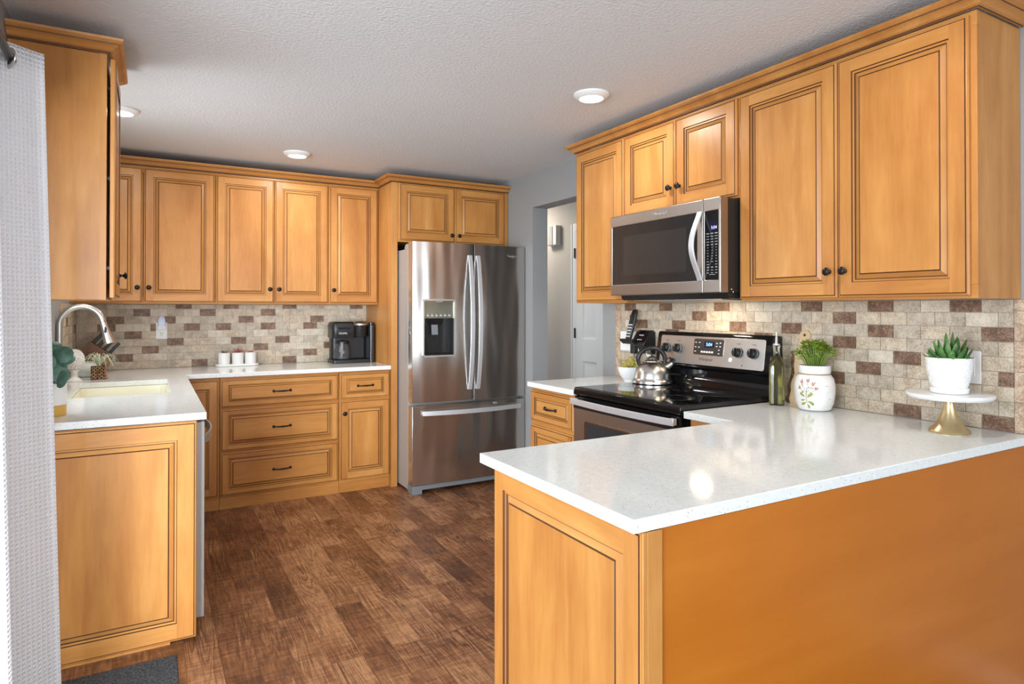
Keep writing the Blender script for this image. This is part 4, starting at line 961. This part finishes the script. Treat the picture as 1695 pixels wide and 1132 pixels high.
for i, (x, y, z, r) in enumerate(LF):
    ax = rnd.uniform(-.5, .5); R3 = Matrix.Rotation(rnd.uniform(.7, 1.5), 4, 'X') @ Matrix.Rotation(ax, 4, 'Y')
    b.xf = Matrix.Translation((x, y, z)) @ Matrix.Rotation(rnd.uniform(-.7, .5), 4, 'Z') @ R3
    b.lathe([(0, .006), (r*.5, .003), (r*.92, -.003), (r, -.004), (r*.92, -.005), (r*.5, .001), (0, .004)], n=20, cap=(False, False))
    st.tube([(0, 0, .115), (x*.35, y*.35, .115+(z-.115)*.6), (x, y, z)], .0022, 6)
b.xf = None; b.build('leaves', M['euc'], t); st.build('stems', plain('dark_twig', (.05, .035, .02), .6), t)

t = thing('finial_sculpture', 'white carved ball ornament on a flared foot by the faucet', 'ornament', (-.386, 4.53, CT))
b = MB(); b.lathe([(0, 0), (.042, 0), (.044, .006), (.030, .014), (.018, .030), (.017, .055), (.030, .070), (.0, .076)], n=28, cap=(False, False)); b.build('foot', M['texwhite'], t)
b = MB(); rnd = random.Random(3)
b.ell((0, 0, .126), (.046, .046, .058), 24, 16)
for k in range(170):
    zz = 1-2*(k+.5)/170; a = k*2.39996; rr = math.sqrt(1-zz*zz); b.ell((.046*rr*math.cos(a), .046*rr*math.sin(a), .126+.058*zz), .0072, 6, 4)
b.build('carved_ball', M['texwhite'], t)
t = thing('ribbed_bowl', 'pale ribbed ceramic bowl between the carved ball and the wood cube', 'bowl', (-.356, 4.80, CT))
b = MB(); prof = [(0, 0), (.042, 0), (.050, .008)]
for k in range(13): prof.append((.052+.020*math.sin(PI*k/14+.25)+(.0016 if k % 2 else 0), .012+.0062*k))
prof += [(.055, .094), (.050, .092), (.048, .07)]
b.lathe(prof, n=36, cap=(False, False)); b.build('bowl', M['ribbed'], t)
t = thing('cholla_cube', 'brown holey wood cube holding an air plant on the left counter', 'planter', (-.270, 4.615, CT), 8)
b = MB(); rnd = random.Random(11)
for ix in range(4):
    for iz in range(4):
        for face in (0, 1):
            x = -.030+.020*ix; z = .010+.0195*iz; r = rnd.uniform(.0075, .0105)
            b.xf = Matrix.Translation((x, -.034, z)) @ Matrix.Rotation(PI/2, 4, 'X') if face == 0 else Matrix.Translation((.034, x, z)) @ Matrix.Rotation(PI/2, 4, 'Y')
            b.lathe([(r, .004), (r*.62, .006), (r*.52, 0), (r*.5, -.012)], n=10, cap=(False, False)); b.lathe([(r, .004), (r*1.25, -.002)], n=10, cap=(False, False))
b.xf = None; o = b.build('lattice', M['cholla'], t)
b = MB(); b.box(-.0385, .0335, -.0335, .040, 0, .078); b.build('core', plain('hollow_dark', (.045, .022, .010), .9), t)
t = thing('air_plant', 'pale green air plant with curling leaves on the wood cube', 'air plant', (-.266, 4.600, CT+.079))
b = MB(); rnd = random.Random(21)
for k in range(22):
    a = 6.283*k/22+rnd.uniform(-.15, .15); l = rnd.uniform(.080, .122); h = rnd.uniform(.04, .075); pts = []
    for q in range(9):
        u = q/8; pts.append((math.cos(a)*l*u, math.sin(a)*l*u, h*math.sin(PI*min(u*.85, 1))*1.1-.035*max(0, u-.55)**1.2*2+.002))
    b.tube(pts, [.0066*(1-.88*q/8) for q in range(9)], 6, flat=.45)
b.build('leaves', M['air'], t)
t = thing('knife_block', 'dark walnut knife block full of black-handled knives in the back corner', 'knife block', (-.318, 5.03, CT), 0)
b = MB(); b.prism([(-.095, 0), (.060, 0), (.105, .115), (-.025, .215), (-.110, .10)], 'y', -.055, .055, 0); b.build('block', M['walnut'], t, bevel=.002)
b = MB(); b.prism([(.0, .002), (.061, .002), (.104, .112), (.02, .10)], 'y', -.080, -.0555, 0); b.build('step', M['walnutl'], t, bevel=.002)
d = Vector((.090, 0, .105)).normalized()
b = MB()
for i in range(4):
    for j in range(3):
        p = Vector((-.012+.030*i, -.036+.036*j, .200-.024*i)); l = .085 if j else .095
        b.sweep([p, p+d*l*.5, p+d*l], (0, 1, 0), [(-.007, -.010), (.007, -.010), (.007, .010), (-.007, .010)])
b.build('knife_handles', M['black'], t, bevel=.003)

# ================================================================== things by the range
t = thing('kettle', 'stainless whistling kettle with a black loop handle on the cooktop', 'kettle', (2.385, 2.655, .9355), -30)
b = MB(); b.lathe([(0, 0), (.100, 0), (.1085, .004), (.108, .016), (.100, .026), (.0985, .032), (.096, .052), (.086, .080), (.070, .102), (.050, .115), (.042, .117)], n=48, cap=(False, False)); b.build('body', M['kettle'], t)
b = MB(); b.lathe([(.044, .1165), (.043, .121), (.030, .126), (.008, .128)], n=32, cap=(False, True)); b.build('lid', M['kettle'], t)
b = MB(); b.tube([(-.022, 0, .124), (-.018, 0, .138), (0, 0, .146), (.018, 0, .138), (.022, 0, .124)], .0055, 10); b.build('lid_knob', M['black'], t)
b = MB(); pts = []
for k in range(25):
    a = math.radians(-38+256*k/24); pts.append((-.004+.074*math.cos(a), 0, .128+.064*math.sin(a)))
b.tube(pts, [.0128 if 3 < k < 21 else .0100 for k in range(25)], 14); b.build('handle', M['black'], t)
b = MB(); b.tube([(.070, 0, .082), (.098, 0, .102), (.112, 0, .112)], [.021, .017, .0165], 18); b.build('spout', M['kettle'], t)
b = MB(); b.tube([(.106, 0, .108), (.122, 0, .119), (.127, 0, .122)], [.0195, .021, .014], 18); b.tube([(.118, 0, .122), (.096, 0, .138), (.075, 0, .132)], .005, 8); b.build('whistle_cap', M['black'], t)

t = thing('oil_bottle', 'square glass bottle of olive oil with a steel pourer', 'bottle', (2.425, 1.889, CT), 38)
b = MB(); secs = []
P_ = [(0, .058, .008), (.003, .062, .009), (.165, .062, .009), (.185, .058, .016), (.205, .044, .019), (.222, .031, .0152), (.235, .028, .0138), (.250, .028, .0138), (.253, .032, .0158), (.262, .032, .0158), (.265, .026, .0128)]
for z, w, r in P_: secs.append([(x, y, z) for x, y in rrect(w, w, r, 5)])
b.loft(secs); b.build('glass', M['glass'], t)
b = MB(); secs = []
for z, w, r in ((.006, .054, .006), (.165, .054, .007), (.184, .050, .014), (.202, .037, .016), (.218, .024, .0115)): secs.append([(x, y, z) for x, y in rrect(w, w, r, 5)])
b.loft(secs); b.build('oil', M['oil'], t)
b = MB(); b.lathe([(0, .2655), (.0155, .2655), (.0155, .270), (.008, .272), (.0055, .276), (.0052, .300), (.0035, .302), (.0035, .322), (0, .322)], n=18, cap=(False, False)); b.tube([(-.006, 0, .272), (-.008, 0, .318)], .0024, 8); b.build('pourer', M['steelv'], t)

t = thing('cutting_board', 'pale live-edge cutting board leaning on the splashback behind the herb crock', 'cutting board', (2.516, 1.835, CT), 0)
rnd = random.Random(9)
def brd(z): return .056+.006*math.sin(z*31)+.004*math.sin(z*83)
outl = [(-.060, .0)]+[(brd(.235*k/12)*1.0, .235*k/12) for k in range(13)][:0]
left = [(brd(.235*k/12), .235*k/12) for k in range(13)]      # +y side carries the bark
right = [(-.062-.003*math.sin(.235*k/12*40), .235*k/12) for k in range(13)]
hand = [(.030, .240), (.026, .250), (.026, .310)]+[(.026*math.cos(math.radians(a)), .310+.026*math.sin(math.radians(a))) for a in range(15, 180, 15)]+[(-.026, .310), (-.026, .250), (-.030, .240)]
hand = [(y+.012, z) for y, z in hand]
poly = left+hand+right[::-1]
lean = Matrix.Rotation(math.radians(8.5), 4, 'Y')
b = MB(); b.xf = lean; b.prism(poly, 'x', 0, .018); b.build('board', M['board'], t, bevel=.002)
b = MB(); b.xf = lean
secs = []
for k in range(13):
    z = .235*k/12; w = .020+.005*math.sin(k*2.1)
    secs.append([(-.002, brd(z)-.002, z), (.020, brd(z)-.002, z), (.018, brd(z)+w, z), (0, brd(z)+w*.7, z)])
b.loft(secs); b.build('bark_edge', M['bark'], t)
b = MB(); b.xf = lean @ Matrix.Translation((0, .012, .312)) @ Matrix.Rotation(PI/2, 4, 'Y'); b.lathe([(0, -.001), (.006, -.001), (.006, .001)], n=16, cap=(False, False)); b.build('hang_hole', M['black'], t, recalc=False)

t = thing('herb_crock', 'white ceramic crock painted with a flowering herb, filled with green parsley', 'potted plant', (2.440, 1.712, CT), 0)
CP = [(0, 0), (.050, 0), (.062, .006), (.0725, .030), (.079, .070), (.0795, .105), (.074, .135), (.0625, .150), (.0595, .153), (.0615, .157), (.0625, .162), (.0625, .186), (.0605, .189), (.057, .187), (.055, .17), (.054, .15)]
b = MB(); b.lathe(CP, n=56, cap=(False, False)); b.build('crock', M['crockwhite'], t)
b = MB(); b.lathe([(.0600, .1505), (.0640, .1530), (.0615, .1560)], n=48, cap=(False, False)); b.tube([(-.034, .052, .1535), (-.042, .062, .150), (-.038, .068, .144)], .0018, 6); b.build('twine', noisy('twine', (.30, .20, .12), (.42, .30, .19), 200, .9), t)
b = MB(); b.lathe([(.0005, .171), (.0555, .170)], n=24, cap=(False, False)); b.build('soil', M['soil'], t, recalc=False)
def rad(z):
    for (r0, z0), (r1, z1) in zip(CP, CP[1:]):
        if z0 <= z <= z1 and z1 > z0: return r0+(r1-r0)*(z-z0)/(z1-z0)
    return .09
face = math.atan2(-1.712, -2.44)          # toward the viewer
def onsurf(u, z, off=.0009):
    a = face+u/.079; r = rad(z)+off; return (r*math.cos(a), r*math.sin(a), z)
def decal(b, pts, mat): 
    c = (sum(p[0] for p in pts)/len(pts), sum(p[1] for p in pts)/len(pts)); n = len(pts)
    b.add([onsurf(*c, off=.0012)]+[onsurf(*p) for p in pts], [(0, 1+k, 1+(k+1) % n) for k in range(n)], mat)
def leafpts(u, z, l, w, ang):
    out = []
    for k in range(12):
        s = 2*PI*k/12; x = l*.5*(1+math.cos(s)); y = w*math.sin(s)*(.6+.4*math.cos(s-.5)); ca, sa = math.cos(ang), math.sin(ang)
        out.append((u+x*ca-y*sa, z+x*sa+y*ca))
    return out
def stroke(b, pts, w, mat):
    for (u0, z0), (u1, z1) in zip(pts, pts[1:]):
        d = math.hypot(u1-u0, z1-z0); nx, nz = -(z1-z0)/d*w, (u1-u0)/d*w
        b.add([onsurf(u0+nx, z0+nz), onsurf(u0-nx, z0-nz), onsurf(u1-nx, z1-nz), onsurf(u1+nx, z1+nz)], [(0, 1, 2, 3)], mat)
b = MB(); ux = -.032
stroke(b, [(ux+.004, .024), (ux-.002, .05), (ux, .08), (ux+.002, .100)], .0011, 2)
for pts in ([(ux, .08), (ux-.016, .108), (ux-.022, .125)], [(ux, .085), (ux+.004, .115), (ux+.006, .130)], [(ux, .078), (ux+.018, .102), (ux+.028, .118)], [(ux+.002, .07), (ux+.030, .088), (ux+.038, .098)], [(ux, .07), (ux-.022, .090), (ux-.03, .098)]):
    stroke(b, pts, .0008, 2)
    (u0, z0), (u1, z1) = pts[-2:]
    for k in range(5):
        q = .35+k*.16; b_u = u0+(u1-u0)*q; b_z = z0+(z1-z0)*q
        decal(b, leafpts(b_u, b_z, .010, .0032, math.atan2(z1-z0, u1-u0)+(.7 if k % 2 else -.5)), 0)
for u, z, l, w, a in ((ux-.004, .062, .028, .008, 2.6), (ux+.002, .058, .028, .009, .7), (ux+.003, .044, .030, .0095, -.5), (ux-.003, .040, .026, .008, 3.6), (ux+.001, .034, .022, .007, -1.2), (ux+.012, .085, .02, .005, -.8), (ux-.010, .088, .018, .005, 3.9), (ux-.006, .05, .020, .006, 3.3), (ux+.004, .095, .014, .004, .9), (ux-.012, .104, .014, .004, 2.4), (ux+.016, .100, .014, .0035, -.2)):
    decal(b, leafpts(u, z, l, w, a), 1)
decal(b, leafpts(.040, .108, .010, .0018, 0), 2); decal(b, leafpts(.066, .052, .005, .003, 1), 2)
b.build('painted_herb', [M['paintred'], M['paintgreen'], M['painttwig']], t, recalc=False)
b = MB(); st = MB(); rnd = random.Random(31)
for k in range(95):
    a = rnd.uniform(0, 6.283); sp_ = rnd.random()**.6; top = Vector((math.cos(a)*.080*sp_, math.sin(a)*.080*sp_, .232+.060*(1-sp_**2)+rnd.uniform(-.014, .012))); base = Vector((math.cos(a)*.026*sp_, math.sin(a)*.026*sp_, .170))
    mid = base.lerp(top, .5)+Vector((0, 0, .01)); st.tube([base, mid, top], [.0018, .0015, .001], 5)
    for q in range(8):
        th = rnd.uniform(0, 6.283); l = rnd.uniform(.009, .016); w = l*.42; dx, dy = math.cos(th), math.sin(th); up = rnd.uniform(.1, .8)
        p = top+Vector((rnd.uniform(-.004, .004), rnd.uniform(-.004, .004), rnd.uniform(-.012, .004))); tip = p+Vector((dx, dy, up))*l; sd = Vector((-dy, dx, 0))*w
        m1 = p+Vector((dx, dy, up))*l*.55; b.add([p, m1+sd, tip, m1-sd, m1+Vector((0, 0, -.0015))], [(0, 4, 1), (1, 4, 2), (2, 4, 3), (3, 4, 0)])
st.build('stems', M['stem'], t); b.build('parsley', M['leaf'], t, recalc=False)

t = thing('cake_stand', 'white marble cake stand on a flared brass foot at the counter end', 'cake stand', (2.405, 1.172, CT))
b = MB(); b.lathe([(0, .0), (.061, 0), (.062, .004), (.059, .010), (.046, .022), (.033, .042), (.024, .064), (.018, .086), (.0155, .107), (.0175, .113), (0, .113)], n=48, cap=(False, False)); b.build('brass_foot', M['brass'], t)
b = MB(); b.lathe([(0, .1135), (.088, .1135), (.123, .119), (.130, .126), (.131, .133), (.128, .1355), (0, .1355)], n=64, cap=(False, False)); b.build('marble_plate', M['marble'], t)
t = thing('succulent_pot', 'green banded succulent in a white embossed pot on the cake stand', 'potted plant', (2.405, 1.172, CT+.136))
b = MB(); b.lathe([(0, 0), (.054, 0), (.057, .003), (.0585, .018), (.0565, .020), (.054, .017)], n=48, cap=(False, False)); b.build('saucer', M['ceramic'], t)
b = MB(); b.lathe([(.0, .012), (.050, .012), (.053, .018), (.062, .050), (.068, .085), (.070, .116), (.0705, .121), (.068, .123), (.0655, .120), (.064, .105)], n=56, cap=(False, False)); b.build('pot', M['emboss'], t)
b = MB(); b.lathe([(.0005, .112), (.0650, .110)], n=24, cap=(False, False)); b.build('soil', M['soil'], t, recalc=False)
b = MB(); rnd = random.Random(17)
def blade(base, a, lean, l, w):
    l *= .70; w *= 1.18; base = (base[0]*.85, base[1]*.85, base[2])
    d0 = Vector((math.cos(a), math.sin(a), 0)); sd = Vector((-math.sin(a), math.cos(a), 0)); secs = []
    for q in range(9):
        u = q/8; ang = lean*(1-.35*u) ; p = Vector(base)+d0*math.sin(lean)*l*u*(1-.12*u)+Vector((0, 0, 1))*math.cos(lean)*l*u*(1+.10*u*lean)
        ww = 1.25*w*(1-u)**.7*(1+.6*u)+.0004; up = d0*(-math.cos(ang))+Vector((0, 0, math.sin(ang))); th_ = ww*.42
        secs.append([p-sd*ww, p-sd*ww*.5-up*th_, p-up*th_*1.25, p+sd*ww*.5-up*th_, p+sd*ww, p+up*th_*.15])
    b.loft(secs)
for k in range(9): blade((.022*math.cos(k*.7), .022*math.sin(k*.7), .106), k*.698, .30, rnd.uniform(.075, .115), .0095)
for k in range(12): blade((.040*math.cos(k*.5236), .040*math.sin(k*.5236), .106), k*.5236+.2, .72, rnd.uniform(.062, .100), .0095)
for k in range(10): blade((.046*math.cos(k*.628), .046*math.sin(k*.628), .108), k*.628, 1.12, rnd.uniform(.050, .075), .0085)
sd_ = Vector((.868, -.496, 0)); aL = math.atan2(.496, -.868); aR = math.atan2(-.496, .868)
blade((-.03*.868, .03*.496, .108), aL, 1.10, .098, .009); blade((.01*.868, -.01*.496, .106), aR, .05, .150, .011); blade((.03*.868, -.03*.496, .106), aR, .50, .125, .011); blade((-.02*.868, .02*.496, .106), aL, .55, .120, .010); blade((0, 0, .106), aL, .12, .148, .012); blade((.02, -.01, .106), aR+.6, .35, .13, .011)
b.build('leaves', M['aloe'], t)

t = thing('mortar_bowl', 'white footed bowl holding artichokes on the small counter by the doorway', 'bowl', (2.440, 2.900, CT))
b = MB(); b.lathe([(0, 0), (.040, 0), (.042, .004), (.040, .014), (.046, .018), (.064, .040), (.075, .068), (.0775, .088), (.075, .090), (.072, .086), (.058, .045), (0, .030)], n=40, cap=(False, False)); b.build('bowl', M['ceramic'], t)
def artichoke(label, x, y, z, s):
    t = thing('artichoke', label, 'artichoke', (x, y, z), 0, 'artichokes in the white bowl')
    b = MB(); b.ell((0, 0, .022*s), (.022*s, .022*s, .026*s), 14, 10)
    for r in range(4):
        for k in range(7):
            a = 6.283*k/7+r*.45; rr = .021*s*(1-.18*r); zz = .012*s+r*.0095*s
            b.ell((rr*math.cos(a), rr*math.sin(a), zz+.006*s), (.0085*s, .0085*s, .012*s), 7, 5)
    b.build('bracts', M['arti'], t)
artichoke('yellow-green artichoke on the doorway side of the white bowl', 2.415, 2.922, CT+.066, 1.0)
artichoke('yellow-green artichoke topmost in the white bowl', 2.435, 2.893, CT+.086, 1.05)
artichoke('yellow-green artichoke on the kettle side of the white bowl', 2.462, 2.868, CT+.066, 1.0)
t = thing('utensil_crock', 'slanted-rim white crock half hidden behind the kettle', 'crock', (2.520, 2.800, CT))
b = MB(); secs = []
for z, r, sl in ((0, .030, 0), (.004, .034, 0), (.06, .038, .10), (.110, .040, .50), (.110, .037, .50), (.05, .033, .1)): secs.append([(r*math.cos(a), r*math.sin(a), z+sl*r*(math.cos(a)*.6-math.sin(a)*.8)) for a in [2*PI*k/28 for k in range(28)]])
b.loft(secs); b.build('vessel', M['ceramic'], t)
t = thing('whisk', 'steel wire whisk leaning out of the white crock behind the kettle', 'whisk', (2.520, 2.800, CT+.06))
b = MB(); ax_ = Vector((-.22, .10, 1)).normalized(); s1_ = ax_.cross(Vector((0, 1, 0))).normalized(); s2_ = ax_.cross(s1_)
for k in range(5):
    a = PI*k/5; sd2 = s1_*math.cos(a)+s2_*math.sin(a); pts = []
    for q in range(17):
        v = q/16; ww = .022*math.sin(PI*2*v) if False else .022*math.cos(PI*v)*(1 if True else 1); h = .065+.075*math.sin(PI*v); pts.append(ax_*h+sd2*ww*(1-.35*(1-math.sin(PI*v))))
    b.tube(pts, .0013, 6)
b.build('wires', M['chrome'], t); b = MB(); b.tube([ax_*-.045, ax_*.068], [.006, .008], 10); b.build('grip', M['chrome'], t)

# ================================================================== curtain, rod, rug
t = thing('curtain', 'white waffle-weave grommet curtain drawn to the edge of the patio door', 'curtain', (0, 0, 0))
def plan(z):
    k = 1-z/2.16                          # hem flares a little
    P = [(-.432, 2.06), (-.405, 2.075), (-.395, 2.10), (-.425, 2.125), (-.432, 2.14), (-.375+.045*k, 2.16), (-.372+.05*k, 2.20), (-.430, 2.26), (-.438, 2.33), (-.425+.01*k, 2.40), (-.405+.02*k, 2.425+.01*k), (-.372+.03*k, 2.455+.02*k), (-.345+.04*k, 2.478+.03*k), (-.318+.048*k, 2.50+.04*k), (-.298+.052*k, 2.512+.045*k)]
    out = []
    for i in range(len(P)-1):
        p0 = P[max(i-1, 0)]; p1 = P[i]; p2 = P[i+1]; p3 = P[min(i+2, len(P)-1)]
        for q in range(6):
            u = q/6; f = lambda a, b_, c, d: .5*((2*b_)+(-a+c)*u+(2*a-5*b_+4*c-d)*u*u+(-a+3*b_-3*c+d)*u**3)
            out.append((f(p0[0], p1[0], p2[0], p3[0]), f(p0[1], p1[1], p2[1], p3[1])))
    out.append(P[-1]); return out
zs = [.02+(2.155-.02)*k/24 for k in range(25)]; grid = [plan(z) for z in zs]; nn = len(grid[0]); b = MB()
b.add([(x, y, z+.004*math.sin(i*1.7)*(1 if z < .1 else 0)) for z, row in zip(zs, grid) for i, (x, y) in enumerate(row)], [(j*nn+i, j*nn+i+1, (j+1)*nn+i+1, (j+1)*nn+i) for j in range(24) for i in range(nn-1)])
cl = b.build('cloth', M['curtain'], t, recalc=False, angle=80)
uv = cl.data.uv_layers.new(name='UVMap'); arcl = [0]
for i in range(1, nn): arcl.append(arcl[-1]+math.dist(grid[12][i], grid[12][i-1]))
for lp in cl.data.loops:
    vi = lp.vertex_index; uv.data[lp.index].uv = (arcl[vi % nn], zs[vi//nn])
sm = cl.modifiers.new('thickness', 'SOLIDIFY'); sm.thickness = .003
for (gx, gy, ang) in ((-.376, 2.446, 118), (-.398, 2.225, 60), (-.400, 2.15, 100)):
    b = MB(); b.xf = Matrix.Translation((gx, gy, 2.105)) @ Matrix.Rotation(math.radians(ang-90+8), 4, 'Z') @ Matrix.Rotation(PI/2, 4, 'Y')
    pts = [(.026*math.cos(2*PI*k/24), .026*math.sin(2*PI*k/24), 0) for k in range(25)]; b.tube(pts, .007, 10, caps=False, flat=.6)
    b.lathe([(.0005, -.0032), (.022, -.0032)], n=20, cap=(False, False), mat=1)
    b.build('grommet', [M['nickel'], M['black']], t, recalc=False)
t = thing('curtain_rod', 'dark metal curtain rod running through the grommets at the left wall', 'curtain rod', (0, 0, 0))
b = MB(); b.tube([(-.372, -.75, 2.105), (-.372, 2.60, 2.105)], .0115, 14); b.build('rod', M['bronze'], t)
b = MB(); b.tube([(-.372, 2.60, 2.105), (-.372, 2.625, 2.105)], [.016, .016], 14); b.build('end_cap', M['bronze'], t)
for y in (-.6, 1.58): b = MB(); b.tube([(-.372, y, 2.092), (-.40, y, 2.085), (XL, y, 2.085)], .006, 8); b.build('bracket', M['bronze'], t)
b = MB(); b.xf = None; b.box(-.40, .0935, 1.75, 2.790, 0.0005, .009); tag(b.build('rug', M['rug'], bevel=.003), 'charcoal woven rug on the floor in front of the left end panel', 'rug')
